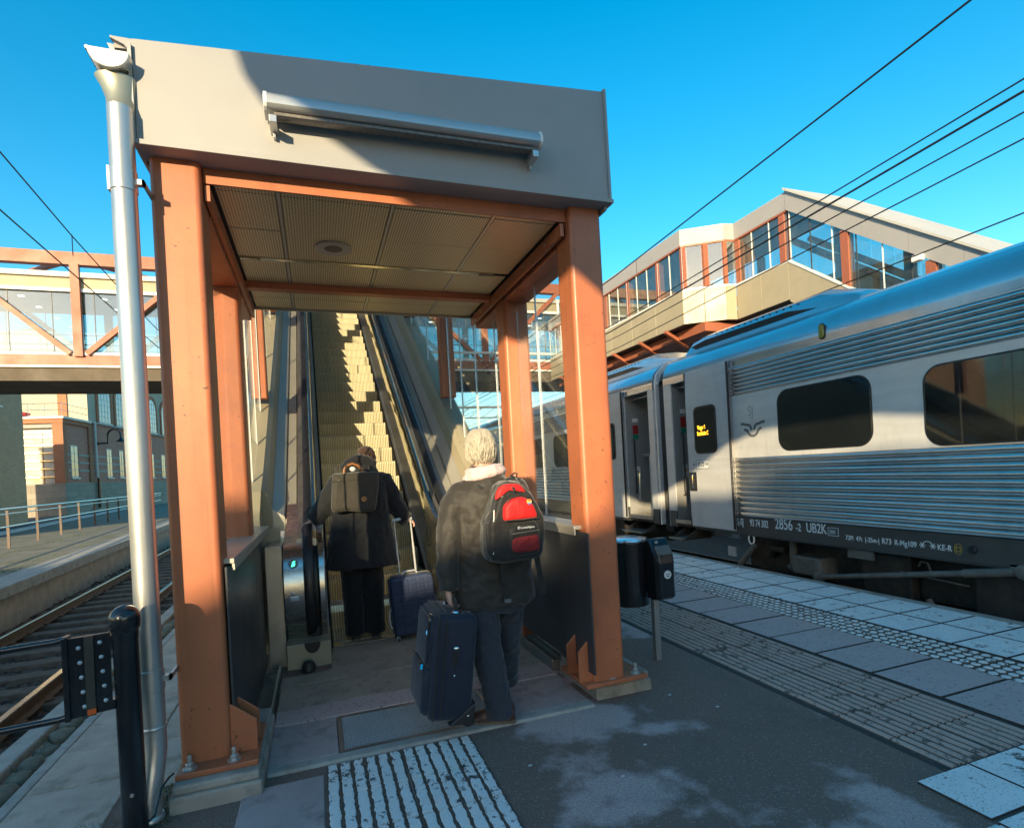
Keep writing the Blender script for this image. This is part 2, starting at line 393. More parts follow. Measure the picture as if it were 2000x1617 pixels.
# ------------------------------------------------------------------ ground, platform, tracks
ground = B().box(-400, 600, -300, 900, -1.6, -1.02).build('ground', earth_m, kind='structure')
bed = B()
bed.box(-5.4, -1.84, -14, 90, -1.0, -.80)
bed.box(5.47, 30, -16, 90, -1.0, -.82)
ballast = bed.build('track_bed', ballast_m, kind='structure')
stones = B()
rs = random.Random(3)
for i in range(5200):
    y = 5 + 20 * rs.random() ** 1.6; x = rs.uniform(-5.2, -1.9) - .03 * (y - 8)
    s = rs.uniform(.014, .034); a = rs.random() * 6.28
    p = [Vector((x + s * math.cos(a + k * 2.1) * rs.uniform(.7, 1.2), y + s * math.sin(a + k * 2.1) * rs.uniform(.7, 1.2), -.80)) for k in range(3)]
    q = [v * 1 + Vector((rs.uniform(-.3, .3) * s, rs.uniform(-.3, .3) * s, s * rs.uniform(.7, 1.2))) for v in p]
    stones.add(p + q, [(3, 4, 5), (0, 1, 4, 3), (1, 2, 5, 4), (2, 0, 3, 5)])
stones.build('ballast_stones', ballast_m, kind='stuff', label='loose brown ballast stones between the rails')

joint_m = M('joint_grit', (.055, .047, .042), .95, var=.4, vs_=50)
platform = B().box(-1.46, 5.33, -14, 64, -.95, 0).build('platform', asphalt, kind='structure')
wall_l = B().box(-1.80, -1.46, -14, 64, -.95, -.05).build('platform_wall', concrete_dk, platform)
wall_r = B().box(5.33, 5.42, -14, 64, -.95, -.09).build('platform_wall', concrete_dk, platform)

B().box(2.66, 3.41, .0, 12.0, .0, .0015).build('joint_bed', joint_m, platform); B().box(3.41, 5.33, .0, 14.0, .0, .0015).build('joint_bed', joint_m, platform)
def tiles(proto, xs, ys):
    first = True
    for x in xs:
        for y in ys:
            if first: proto.location = (x, y, 0); attach(proto, platform); first = False
            else:
                c = proto.copy(); COL.objects.link(c); c.location = (x, y, rs.uniform(-.0015, .0015)); c.parent = platform
# right platform edge stones
t = B().box(0, .115, .003, .997, -.2, .012).build('edge_stone', concrete, bevel=.008)
tiles(t, [5.335], [i * 1.0 - 3 for i in range(30)])
# two rows of white tiles
t = B().box(.010, .438, .010, .350, -.04, .014).build('white_tile', [tile_white, joint_m], sides=1)
tiles(t, [4.432, 4.882], [.315 + .36 * i for i in range(38)])
# studded warning tiles
b = B().box(.005, .383, .005, .355, -.04, .005); b.mi = 1
for i in range(5):
    for j in range(5):
        b.lathe([(.028, .004), (.026, .010), (.016, .013)], (.042 + .076 * i, .036 + .072 * j, 0), 7)
t = b.build('studded_tile', [groove_m, dome_white], smooth=True)
tiles(t, [4.042], [.315 + .36 * i for i in range(38)])
# light grey slabs
t = B().box(.010, .610, .010, .428, -.04, .012).build('paving_slab', [slab_lt, joint_m], sides=1)
tiles(t, [3.42], [.06 + .44 * i for i in range(34)])
# ribbed guidance tiles
b = B().box(.004, .346, .004, .296, -.04, .003); b.mi = 1
for i in range(6):
    x = .031 + .057 * i
    b.loft([[(x - .017, y, .002), (x - .010, y, .0115), (x + .010, y, .0115), (x + .017, y, .002)] for y in (.006, .294)])
t = b.build('ribbed_tile', [groove_m, rib_grey])
tiles(t, [2.70, 3.055], [1.755 + .30 * i for i in range(34)])
# white crossing tiles at the near right corner
t = B().box(.007, .343, .007, .293, -.04, .012).build('white_tile', [tile_white, joint_m], sides=1)
tiles(t, [2.45, 2.80, 3.15], [1.45])
tiles(dup(t, (0, 0, 0)), [2.80, 3.15, 2.45], [1.14])
t2 = dup(t, (0, 0, 0)); tiles(t2, [2.80, 3.15], [.84, .54])
b = B().box(.003, .347, .003, .297, -.04, .003)
for i in range(5):
    y = .036 + .058 * i
    b.loft([[(x, y - .017, .002), (x, y - .010, .0115), (x, y + .010, .0115), (x, y + .017, .002)] for x in (.006, .344)])
t = b.build('striped_tile', paint_stripe)
tiles(t, [2.10, 1.75], [1.14, .84, .54])
# white striped guidance field in front of the escalator
for k in range(4):
    y1 = 3.06 - .31 * k; y0 = y1 - .305
    for c in range(2):
        x0 = -.035 + .39 * c
        g = B().box(x0 + .002, x0 + .388, y0, y1, -.04, .003)
        ob = g.build('groove_tile', groove_m, platform)
        s = B()
        for i in range(6):
            x = x0 + .034 + .064 * i; n = 14; pts = []
            fz = .021
            for sgn in (-1, 1):
                row = []
                for q in range(n + 1):
                    y = y0 + .004 + (y1 - y0 - .008) * q / n
                    j = rs.uniform(-.0045, .0035) + (-.012 * rs.random() if k == 0 and q > n - 5 and rs.random() < .4 else 0)
                    row.append((x + sgn * (fz + j), y))
                pts.append(row)
            rings = [[(pts[0][q][0] - .003, pts[0][q][1], .002), (pts[0][q][0], pts[0][q][1], .011), (pts[1][q][0], pts[1][q][1], .011), (pts[1][q][0] + .003, pts[1][q][1], .002)] for q in range(n + 1)]
            s.loft(rings)
        so = s.build('white_stripes', paint_stripe, ob)
# slabs inside and in front of the shelter
def slab(name, x0, x1, y0, y1, z, mat, bev=.006): return B().box(x0, x1, y0, y1, -.06, z).build(name, mat, platform, bevel=bev, seg=2)
slab('paving_slab', -.42, -.045, 2.50, 2.985, .008, slab_m)
slab('paving_slab', -.42, -.045, 1.95, 2.49, .008, slab_m)
slab('kerb_strip', -.325, 1.56, 3.085, 3.165, .018, kerb_m, .012)
slab('paving_slab', -.325, .035, 3.175, 3.655, .012, slab_m)
slab('paving_slab', .965, 1.56, 3.175, 3.655, .012, slab_m)
slab('threshold_strip', -.325, .62, 3.67, 3.90, .016, slab_lt)
slab('threshold_strip', .63, 1.56, 3.67, 3.90, .014, slab_lt)
slab('concrete_floor', -.325, 1.56, 3.912, 4.34, .012, concrete_dk)
slab('concrete_floor', -.325, 1.56, 4.352, 4.56, .013, concrete_dk)
slab('concrete_floor', .03, 1.56, 4.57, 5.19, .011, concrete_dk)
# grating: frame + bars
gr = thing('floor_grating', 'galvanised mesh grating let into the floor before the escalator', 'grating', (.5, 3.4, 0))
B().box(.04, .96, 3.172, 3.2, -.05, .012).box(.04, .96, 3.63, 3.66, -.05, .012).box(.04, .065, 3.2, 3.63, -.05, .012).box(.935, .96, 3.2, 3.63, -.05, .012).build('frame', steel_dull, gr)
B().box(.04, .96, 3.172, 3.66, -.07, -.035).build('pit', groove_m, gr)
b = B()
for i in range(58):
    x = .072 + .015 * i; b.box(x - .0026, x + .0026, 3.2, 3.63, -.03, .010)
for j in range(15):
    y = 3.215 + .029 * j; b.box(.065, .935, y - .0022, y + .0022, -.02, .0085)
o = b.build('mesh', galv_bar, gr); o['kind'] = 'stuff'
# left edge of our platform: outer kerb, cobbles, inner strip, flagstones
y = 2.0
while y < 26:
    L = rs.uniform(.85, 1.15)
    B().box(-1.825, -1.70, y, y + L - .012, -.3, rs.uniform(.0, .012)).build('kerb_stone', kerb_m, platform, bevel=.012)
    B().box(-1.525, -1.462, y + .1, y + L + .088, -.2, rs.uniform(.004, .012)).build('edge_strip', kerb_m, platform, bevel=.008)
    y += L
cob = []
for k in range(5):
    b = B(); n = 8; rings = []
    ra = [rs.uniform(.8, 1.12) for _ in range(n)]
    for (f, z) in ((1, -.03), (1, .01), (.86, .032), (.5, .043), (.12, .045)):
        rings.append([(.078 * f * ra[i] * math.cos(6.283 * i / n), .095 * f * ra[i] * math.sin(6.283 * i / n), z) for i in range(n)])
    b.loft(rings); o = b.build('cobble', cobble_m, platform, smooth='all'); o.location = (-1.615, 1.9 - .2 * k, -.03); cob.append(o)
y = 2.1
while y < 13:
    c = rs.choice(cob).copy(); COL.objects.link(c); c.parent = platform
    c.location = (-1.612 + rs.uniform(-.012, .012), y, -.04 + rs.uniform(-.012, .012)); c.rotation_euler = (rs.uniform(-.1, .1), rs.uniform(-.1, .1), rs.choice([0, math.pi]) + rs.uniform(-.25, .25))
    s = rs.uniform(.85, 1.05); c.scale = (s, s, rs.uniform(.7, 1.15)); y += .182
B().box(-1.70, -1.525, 13, 60, -.05, -.02).build('cobble_strip', cobble_m, platform)
y = 2.22
while y < 22:
    L = .605
    B().box(-1.455, -.99, y + .007, y + L - .006, -.06, rs.uniform(.006, .014)).build('flagstone', flag_m, platform, bevel=.008)
    if y > 3.3: B().box(-.98, -.735, y - .2 + .007, y - .2 + L - .006, -.06, rs.uniform(.006, .013)).build('flagstone', flag_m, platform, bevel=.008)
    y += L
# grit and moss clumps at the foot of the bollard
g = B()
for i in range(1500):
    x = rs.gauss(-.95, .16); y = rs.uniform(2.1, 3.0); s = rs.uniform(.003, .008)
    if x > -.73: continue
    g.add([(x, y, .008), (x + s, y + s * .4, .008), (x + .2 * s, y + s, .008), (x + .4 * s, y + .4 * s, .010 + s)], [(0, 1, 3), (1, 2, 3), (2, 0, 3)])
g.build('grit', cobble_m, kind='stuff', label='loose dark grit around the foot of the black bollard')
g = B()
for i in range(2600):
    u = rs.random()
    if u < .5: x = rs.gauss(-.76, .04); y = rs.uniform(2.5, 3.6)
    else: x = rs.gauss(-1.62, .05); y = rs.uniform(2.5, 6.5)
    s = rs.uniform(.006, .014); a = rs.random() * 6.28
    z0 = .0 if u < .5 else -.02
    g.add([(x, y, z0), (x + .4 * s * math.cos(a), y + .4 * s * math.sin(a), z0), (x + s * math.cos(a + .5) * .7, y + s * math.sin(a + .5) * .7, z0 + s * 1.3)], [(0, 1, 2)])
g.build('moss', moss, kind='stuff', label='low green moss in the joints of the stones')
# small pale litter flakes on the asphalt
lit = M('litter', (.6, .6, .58), .8)
for (x, y, where) in ((.93, 2.62, 'on the asphalt just right of the white stripes'), (1.56, 2.55, 'on the asphalt in front of the right post footing'), (1.30, 2.34, 'in the middle of the dark asphalt'), (2.05, 3.02, 'beside the right footing corner'), (1.12, 1.92, 'nearest the lower picture edge'), (2.2, 2.75, 'on the asphalt near the ribbed tiles')):
    o = B().box(x, x + .018, y, y + .011, .001, .004).build('paper_scrap', lit, label='tiny pale paper scrap ' + where, cat='litter', group='paper scraps on the asphalt')
gritb = B()
for i in range(4200):
    x = rs.uniform(-.4, 4.0); y = rs.uniform(1.2, 4.6); s = rs.uniform(.0025, .006)
    z = .001 if not (3.4 < x) else .010
    if -.04 < x < .76 and y < 3.08: z = .004
    if 2.68 < x < 3.42: z = .004
    if y > 3.1 and x < 1.55: z = .016
    gritb.add([(x, y, z), (x + s, y + s * .3, z), (x + .3 * s, y + s, z), (x + .4 * s, y + .4 * s, z + s * .8)], [(0, 1, 3), (1, 2, 3), (2, 0, 3)])
gritb.build('winter_grit', M('grit_mix', (.12, .095, .08), .95, var=.6, vs_=120), kind='stuff', label='scattered winter grit over the platform surface')

# left track
trk = B()
def tx(x, y): return x - .030 * (y - 8)
for (x, nm) in ((-2.96, 'rail'), (-4.50, 'rail')):
    foot = [(-.062, 0), (-.062, .014), (-.012, .03), (-.010, .105), (-.035, .118), (-.035, .148), (-.028, .155)]
    prof = foot + [(-a, c) for a, c in foot[::-1]]
    rings = []
    for y in (-14, 8, 90):
        rings.append([(tx(x, y) + a, y, -.735 + c) for a, c in prof])
    r_ = B().loft(rings).build('rail', brown_steel, kind='structure')
    B().loft([[(tx(x, y) - .032, y, -.5795), (tx(x, y) + .032, y, -.5795), (tx(x, y) + .030, y, -.575), (tx(x, y) - .030, y, -.575)] for y in (-14, 8, 90)]).build('rail_head', rail_head, r_)
sl = B().box(-1.25, 1.25, -.12, .12, -.95, -.735).build('sleeper', sleeper_m, ballast, bevel=.012)
sl.location = (tx(-3.73, 3), 3, 0)
for i in range(1, 75):
    c = sl.copy(); COL.objects.link(c); c.parent = ballast; y = 3 + .62 * i
    c.location = (tx(-3.73, y), y, rs.uniform(-.01, .01)); c.rotation_euler = (0, 0, rs.uniform(-.012, .012))
clip = B()
for i in range(40):
    y = 3 + .62 * i
    for x in (-2.96, -4.50):
        for d in (-.085, .085): clip.box(tx(x, y) + d - .03, tx(x, y) + d + .03, y - .04, y + .04, -.735, -.70)
o = clip.build('rail_fastener', brown_steel, ballast); o['kind'] = 'stuff'
for x in (6.35, 7.85):
    B().box(x - .035, x + .035, -16, 90, -.74, -.58).build('rail', brown_steel, kind='structure')

# left platform across the track
def lx(x, y): return x - .062 * (y - 11)
def strip(name, xa, xb, z0, z1, mat, ya=2, yb=80, parent=None, kind=None):
    return B().loft([[(lx(xa, y), y, z0), (lx(xb, y), y, z0), (lx(xb, y), y, z1), (lx(xa, y), y, z1)] for y in (ya, yb)]).build(name, mat, parent, kind=kind)
lp = strip('far_platform', -60, -5.7, -1.0, -.03, gravelpath, -10, 90, kind='structure')
strip('platform_wall', -5.7, -5.12, -1.0, -.04, concrete_dk, -10, 90, lp)
yy = 3.0
while yy < 60:
    L = 1.9
    B().loft([[(lx(-5.62, y), y, -.2), (lx(-5.0, y), y, -.2), (lx(-5.0, y), y, .0), (lx(-5.62, y), y, .0)] for y in (yy, yy + L - .015)]).build('coping_stone', kerb_m, lp, bevel=.012)
    yy += L
g = B()
for i in range(9000):
    y = 8 + 34 * rs.random() ** 1.5; q = rs.random()
    x = lx(rs.gauss(-6.05, .22) if q < .6 else rs.gauss(-7.6, .12), y)
    if noise and math.sin(y * 1.7 + 1.3 * math.sin(y * .6)) < -.2 and q < .6: continue
    s = rs.uniform(.012, .03); a = rs.random() * 6.28
    g.add([(x, y, -.03), (x + .4 * s * math.cos(a), y + .4 * s * math.sin(a), -.03), (x + s * math.cos(a + .5), y + s * math.sin(a + .5), -.03 + s * .9)], [(0, 1, 2)])
g.build('moss', moss, kind='stuff', label='yellow green moss along the far platform edge')
# paved path and pale kerb beyond the railing
path = B().loft([[(-11.0 - .115 * (y - 20) - 9, y, -.1), (-11.0 - .115 * (y - 20), y, -.1), (-11.0 - .115 * (y - 20), y, -.015), (-11.0 - .115 * (y - 20) - 9, y, -.015)] for y in (5, 80)]).build('footpath', M('path_asphalt', (.10, .09, .088), .95, var=.2, bmp=.4, bs=60), kind='structure')
B().loft([[(-12.05 - .11 * (y - 28) - .28, y, -.1), (-12.05 - .11 * (y - 28), y, -.1), (-12.05 - .11 * (y - 28), y, .10), (-12.05 - .11 * (y - 28) - .28, y, .10)] for y in (8, 60)]).build('pale_kerb', M('pale_kerb', (.5, .5, .5), .9, var=.1, vs_=2), kind='structure')
# ------------------------------------------------------------------ escalator shelter
SH = thing('escalator_shelter', 'orange steel framed shelter with pale metal fascia over the escalator', 'shelter', (.55, 3.1, 0))
TX0, TX1 = -.70, 1.565        # outer left / inner right faces of the posts
PW = .225
def post(x0, y0, z0, z1, r=.03):
    pts = [(x0 + PW / 2 + a, y0 + PW / 2 + c) for a, c in rrect(PW, PW, r, 4)]
    return B().prism(pts, 'z', z0, z1).build('post', post_paint, SH, smooth=True)
post(TX0, 3.10, .145, 3.15); post(TX1, 3.10, .145, 3.15)
post(TX0, 4.42, .02, 3.06); post(TX1, 4.42, .02, 3.06)
# further posts standing on the rising side walls
def NL(y): return .69 * .22 * math.log(1 + math.exp(min(60, (y - 5.45) / .22)))       # step nose line
def roof_z(y): return 3.05 if y < 5.3 else 3.05 + .69 * (y - 5.3)
for y in (7.0, 9.6, 12.2):
    for x in (TX0 + .02, TX1 + .02):
        pts = [(x + .09 + a, y + .09 + c) for a, c in rrect(.18, .18, .02, 3)]
        B().prism(pts, 'z', NL(y) + 1.42, roof_z(y) + .05).build('post', post_paint, SH, smooth=True)
# base plates, gussets, bolts on concrete footings
for (x0, sgn, y0) in ((TX0, 1, 2.99), (TX1, -1, 3.02)):
    xc = x0 + PW / 2
    fx0, fx1 = (xc - .135, xc + .245) if sgn > 0 else (xc - .245, xc + .335)
    if sgn > 0: fx0, fx1 = -.72, -.325
    else: fx0, fx1 = 1.61, 2.02
    foot = B().box(fx0, fx1, 2.93 if sgn > 0 else 3.16, 3.75, -.1, .075)
    foot.box(fx0 + .012, fx1 - .012, 2.945 if sgn > 0 else 3.175, 3.74, .075, .118)
    foot.build('footing', concrete, SH, bevel=.012)
    px0, px1 = (xc - .135, xc + .25) if sgn > 0 else (xc - .25, xc + .22)
    py0 = 3.0 if sgn > 0 else 3.07
    if sgn > 0: px0, px1 = -.705, -.345
    else: px0, px1 = 1.50, 1.93
    B().box(px0, px1, py0, 3.46, .119, .146).build('base_plate', post_paint, SH, bevel=.004)
    gx = (x0 + PW) if sgn > 0 else x0
    for gy in ((3.115, 3.245) if sgn > 0 else (3.13, 3.30)):
        ex = px1 - .01 if sgn > 0 else px0 + .01
        pts = [(gx - sgn * .002, .146), (ex, .146), (ex, .30), (gx - sgn * .002, .40)] if sgn > 0 else [(gx - sgn * .002, .146), (gx - .085, .146), (gx - .085, .335), (gx - sgn * .002, .415)]
        B().prism(pts, 'y', gy, gy + .014).build('gusset', post_paint, SH, bevel=.003)
    for (bx, by) in (((px0 + .055, py0 + .05), (xc + .13, py0 + .05)) if sgn > 0 else ((px1 - .055, py0 + .05), (xc + .02, py0 + .05), (px1 - .05, py0 + .30))):
        b = B(); b.lathe([(.032, .146), (.032, .15), (.028, .152)], (bx, by, 0), 14); b.lathe([(.020, .152), (.020, .170), (.017, .173)], (bx, by, 0), 6)
        b.lathe([(.011, .173), (.011, .205), (.009, .208)], (bx, by, 0), 10)
        b.build('anchor_bolt', zinc, SH, smooth=True)
# fascia with folded edges
fz = lambda x: 3.635 + (x + .72) * .0775
b = B().prism([(-.722, 3.150), (1.812, 3.150), (1.806, fz(1.806)), (-.722, fz(-.722))], 'y', 3.02, 3.045)
b.build('fascia', fascia_m, SH, bevel=.003)
B().prism([(-.735, 3.126), (1.83, 3.126), (1.83, 3.150), (-.735, 3.150)], 'y', 2.998, 3.16).build('fascia_drip', fascia_m, SH, bevel=.002)
B().prism([(1.806, 3.15), (1.822, 3.15), (1.818, fz(1.81) + .008), (1.802, fz(1.81) + .008)], 'y', 3.006, 5.3).build('fascia_edge', fascia_m, SH)
B().prism([(-.737, 3.13), (-.722, 3.13), (-.722, 3.60), (-.737, 3.60)], 'y', 3.0, 5.3).build('fascia_return', steel_dull, SH)
B().box(1.79, 1.806, 3.05, 5.3, 3.10, 3.8).build('fascia_return', fascia_m, SH)
# roof sheet with overhang lip at the left, rising along the escalator
rs_ = B()
for (ya, yb, za, zb_) in ((3.046, 5.3, 0, 0), (5.3, 14.6, 0, .69 * 9.3)):
    rs_.loft([[(-.80, y, fz(-.80) - .035 + z), (1.80, y, fz(1.80) - .035 + z), (1.80, y, fz(1.80) - .012 + z), (-.80, y, fz(-.80) - .012 + z)] for y, z in ((ya, za), (yb, zb_))])
rs_.build('roof_sheet', fascia_m, SH)
B().prism([(-.72, fz(-.72) - .004), (-.72, fz(-.72) - .07), (-.735, fz(-.72) - .055), (-.755, fz(-.72) - .035), (-.81, fz(-.72) - .012), (-.81, fz(-.72) - .004)], 'y', 3.02, 3.05).build('roof_lip', fascia_m, SH)
B().loft([[(-.83, y, fz(-.83) - .012), (-.80, y, fz(-.83) - .014), (-.80, y, fz(-.83) - .05), (-.815, y, fz(-.83) - .05)] for y in (3.05, 5.3)]).build('roof_lip', steel_dull, SH)
for y in (3.5, 4.2, 4.9):
    B().tube([(-.73, y, 3.52), (-.78, y, 3.60), (-.82, y, 3.58)], .006, 6).build('gutter_hook', steel_dull, SH)
# frame beams
B().box(-.47, 1.565, 3.15, 3.165, 3.045, 3.128).build('beam', post_paint, SH)
B().box(-.47, 1.56, 4.62, 4.70, 3.00, 3.055).build('beam', post_paint, SH)
for x0, x1 in ((-.70, -.47), (1.57, 1.79)):
    B().box(x0, x1, 3.33, 4.42, 2.93, 3.10).build('beam', post_paint, SH, bevel=.006)
    B().box(x0, x1, 4.645, 5.30, 2.93, 3.10).build('beam', post_paint, SH, bevel=.006)
for x in (-.455, 1.535):
    b = B().box(x - .012, x + .012, 3.15, 5.3, 2.955, 3.035); b.build('ceiling_edge_channel', post_paint, SH)
    for y in (3.4, 3.8, 4.2, 4.55, 4.95): B().box(x - .016, x + .016, y - .012, y + .012, 2.985, 3.009).build('screw_head', steel_dull, SH)
# ceiling sheets with joints
xs = [-.44, -.122, .49, 1.098, 1.525]; ysr = [3.17, 3.215, 3.67, 4.118]
ys2 = [4.165, 4.618]; ys3 = [4.702, 5.00, 5.295]
for ys in (ysr, ys2, ys3):
    for i in range(len(xs) - 1):
        for j in range(len(ys) - 1):
            B().box(xs[i] + .012, xs[i + 1] - .012, ys[j] + .003, ys[j + 1] - .003, 3.05 + rs.uniform(-.0015, .0015), 3.058).build('ceiling_panel', ceil_m, SH, bevel=.003, seg=1)
    for i in range(1, len(xs) - 1):
        B().box(xs[i] - .009, xs[i] + .009, ys[0], ys[-1], 3.047, 3.056).build('ceiling_joint', deck_m, SH)
B().box(-.46, 1.55, 3.17, 5.3, 3.062, 3.12).build('ceiling_backing', dark_panel, SH)
B().box(-.46, 1.55, 5.297, 5.31, 3.03, 3.16).build('ceiling_edge', deck_m, SH)
# strip light in the ceiling
SL = B().box(-.42, 1.40, 4.123, 4.160, 3.046, 3.06).build('ceiling_light_strip', M('diffuser', (.86, .78, .56), .16, metal=.85, var=.1, vs_=9), SH)
for x0, x1 in ((-.418, -.29), (1.28, 1.398)): B().box(x0, x1, 4.124, 4.159, 3.041, 3.0455).build('end_grille', black_paint, SL)
# round ceiling loudspeaker
SP = thing('ceiling_speaker', 'round grey loudspeaker set into the perforated ceiling', 'speaker', (.18, 3.86, 3.05))
B().lathe([(.115, 3.05), (.118, 3.043), (.105, 3.038), (.096, 3.042)], (.18, 3.86, 0), 28).build('rim', M('speaker_rim', (.48, .44, .36), .4), SP, smooth=True)
B().lathe([(.096, 3.046), (.05, 3.041), (.02, 3.040)], (.18, 3.86, 0), 24).build('grille', M('speaker_grille', (.17, .14, .115), .6, var=.2, vs_=200), SP, smooth=True)
# glazing: panes, joints, sills
def pane(x, y0, y1, z0a, z1a, z0b=None, z1b=None, name='glass_pane'):
    z0b = z0a if z0b is None else z0b; z1b = z1a if z1b is None else z1b
    g = B().loft([[(x - .004, y, z0), (x + .004, y, z0), (x + .004, y, z1), (x - .004, y, z1)] for y, z0, z1 in ((y0, z0a, z1a), (y1, z0b, z1b))])
    return g.build(name, pane_m, SH)
for x, ysp in ((-.585, ((3.33, 3.67), (3.68, 4.41), (4.65, 5.02), (5.03, 5.75))), (1.68, ((3.33, 3.99), (4.0, 4.41), (4.65, 5.05), (5.06, 5.75)))):
    for i, (a, c) in enumerate(ysp):
        pane(x, a, c, 1.13, 2.94 if a < 5.02 else 2.94, 1.13 if c < 5.5 else 1.28, 2.94 if c < 5.5 else 3.2)
    for (a, c) in ysp[:-1]:
        if abs(c - 4.41) > .02: B().box(x - .006, x + .006, c + .001, c + .009, 1.13, 2.95).build('glass_joint', white_paint if x < 0 else silver_pl, SH)
for x in (-.585, 1.68):
    ys = [5.76, 6.38, 6.99, 8.3, 9.59, 10.9, 12.19, 13.5, 14.6]
    for a, c in zip(ys[:-1], ys[1:]):
        pane(x, a + .005, c - .005, NL(a) + 1.27, roof_z(a) - .1, NL(c) + 1.27, roof_z(c) - .1)
        B().box(x - .008, x + .008, a - .004, a + .004, NL(a) + 1.27, roof_z(a) - .02).build('glass_joint', white_paint if x < 0 else silver_pl, SH)
    B().bar((x, 5.3, roof_z(5.3) - .01), (x, 14.6, roof_z(14.6) - .01), .16, .14).build('roof_edge_beam', post_paint, SH)
for sg, xi in ((1, -.455), (-1, 1.545)):       # sills and dark panels
    xo = xi - sg * .15
    a, c = sorted((xi + sg * .03, xo)); B().box(a, c, 3.17, 5.35, 1.095, 1.122).build('sill', deck_m, SH, bevel=.004)
    a, c = sorted((xi + sg * .03, xi + sg * .018)); B().box(a, c, 3.17, 5.35, 1.062, 1.095).build('sill', deck_m, SH)
    a, c = sorted((xi, xi - sg * .012))
    for (y0, y1) in ((3.05, 4.42), (4.425, 5.30)) if sg < 0 else ((3.13, 4.40), (4.405, 4.84)):
        B().box(a, c, y0, y1, .205 if sg < 0 else .03, 1.085).build('side_panel', dark_panel, SH, bevel=.003)
    a, c = sorted((xi - sg * .16, xi - sg * .165)); B().box(a, c, 3.33, 5.6, .1, 1.09).build('outer_panel', clad_m, SH)
# chequered kerb at the right, drain channel at the left
k = B().box(1.56, 1.70, 3.76, 5.2, -.02, .085); k.build('chequer_kerb', steel_dull, SH, bevel=.01)
b = B()
for i in range(70):
    y = 3.78 + .02 * i
    for q in range(4):
        x = 1.572 + .032 * q + (.012 if i % 2 else 0); s = .008 if (i + q) % 2 else -.008
        b.bar((x - s, y - .008, .086), (x + s, y + .008, .086), .003, .003)
    b.bar((1.559, y, .02 + .05 * ((i % 3) / 3)), (1.559, y + .014, .034 + .05 * ((i % 3) / 3)), .003, .003)
o = b.build('tread_pattern', steel, SH); o['kind'] = 'stuff'
b = B().box(-.455, -.335, 3.35, 4.74, -.05, .006); b.build('drain_channel', rubber, SH)
b = B()
for i in range(44): b.box(-.45, -.365, 3.38 + .03 * i, 3.388 + .03 * i, .0065, .016)
o = b.build('drain_ribs', steel_dull, SH); o['kind'] = 'stuff'
B().box(-.36, -.345, 3.2, 4.75, .006, .05).build('drain_edge', steel_dull, SH)
# sloping side walls beside the escalator up to the gallery
for sg, x0, x1 in ((1, -.70, -.50), (-1, 1.60, 1.79)):
    ys = [5.35, 5.6, 5.9, 6.3, 7, 9, 11, 13, 14.6]
    rings = [[(x0, y, NL(y) - .75 if y > 6 else -.02), (x1, y, NL(y) - .75 if y > 6 else -.02), (x1, y, NL(y) + (1.26 if y > 5.4 else 1.12)), (x0, y, NL(y) + (1.26 if y > 5.4 else 1.12))] for y in ys]
    B().loft(rings).build('side_wall', clad_m, SH)
    for y in (6.3, 7.6, 8.9, 10.2, 11.5, 12.8):
        xx = x1 + .002 if sg > 0 else x0 - .002
        B().box(xx - .002, xx + .002, y, y + .012, NL(y) + .9, NL(y) + 1.27).build('panel_joint', dark_panel, SH)
B().box(-.52, -.335, 5.3, 5.34, 0, 1.1).build('end_wall', clad_m, SH)

# gutter and downpipe
DP = thing('downpipe', 'round silver zinc downpipe with gutter on the left shelter post', 'downpipe', (-.775, 3.0, 0))
pipe = [(-.775, 2.985, 3.27), (-.775, 2.985, .40), (-.775, 2.985, .30), (-.785, 2.96, .2), (-.795, 2.93, .1), (-.795, 2.93, 0)]
B().tube(pipe, .052, 24).build('pipe', zinc, DP, smooth=True)
for z in (2.93, .62):
    B().lathe([(.054, z - .05), (.056, z - .048), (.056, z + .048), (.054, z + .05)], (-.775, 2.985, 0), 24).build('clamp', zinc, DP, smooth=True)
    B().box(-.726, -.69, 2.97, 3.0, z - .012, z + .012).box(-.70, -.69, 2.97, 3.2, z - .012, z + .012).build('bracket', zinc, DP)
    B().box(-.835, -.826, 2.965, 3.0, z - .05, z + .06).build('clamp_lug', zinc, DP)
B().lathe([(.055, .395), (.0575, .4), (.0575, .404), (.055, .41)], (-.775, 2.985, 0), 24).build('collar', zinc, DP, smooth=True)
B().lathe([(.055, .0), (.062, .004), (.062, .02), (.055, .03)], (-.795, 2.93, 0), 24).build('collar', zinc, DP, smooth=True)
rings = []
for (z, rx, ry, cx_) in ((3.25, .052, .052, -.775), (3.27, .054, .054, -.775), (3.33, .060, .055, -.779), (3.39, .072, .056, -.786), (3.435, .086, .057, -.795)):
    rings.append([(cx_ + rx * math.cos(6.283 * i / 24), 3.03 + (ry * math.sin(6.283 * i / 24)) - .045 * max(0, (3.33 - z) / .08), z) for i in range(24)])
B().loft(rings, caps=False).build('funnel', M('zinc_olive', (.36, .35, .27), .4, metal=.6, var=.05), DP, smooth=True)
half = [(-.80 + .082 * math.cos(R(180 + 10 * i)), 3.515 + .082 * math.sin(R(180 + 10 * i))) for i in range(19)]
inner = [(-.80 + .077 * math.cos(R(360 - 10 * i)), 3.515 + .077 * math.sin(R(360 - 10 * i))) for i in range(19)]
B().loft([[(x, y, z) for x, z in half + inner] for y in (2.962, 5.3)]).build('gutter', zinc, DP, smooth=True)
B().prism(half, 'y', 2.945, 2.962).build('gutter_end_cap', white_paint, DP, bevel=.003)
B().tube([(-.884, y, 3.515) for y in (2.955, 5.3)], .009, 8).build('gutter_bead', zinc, DP, smooth=True)

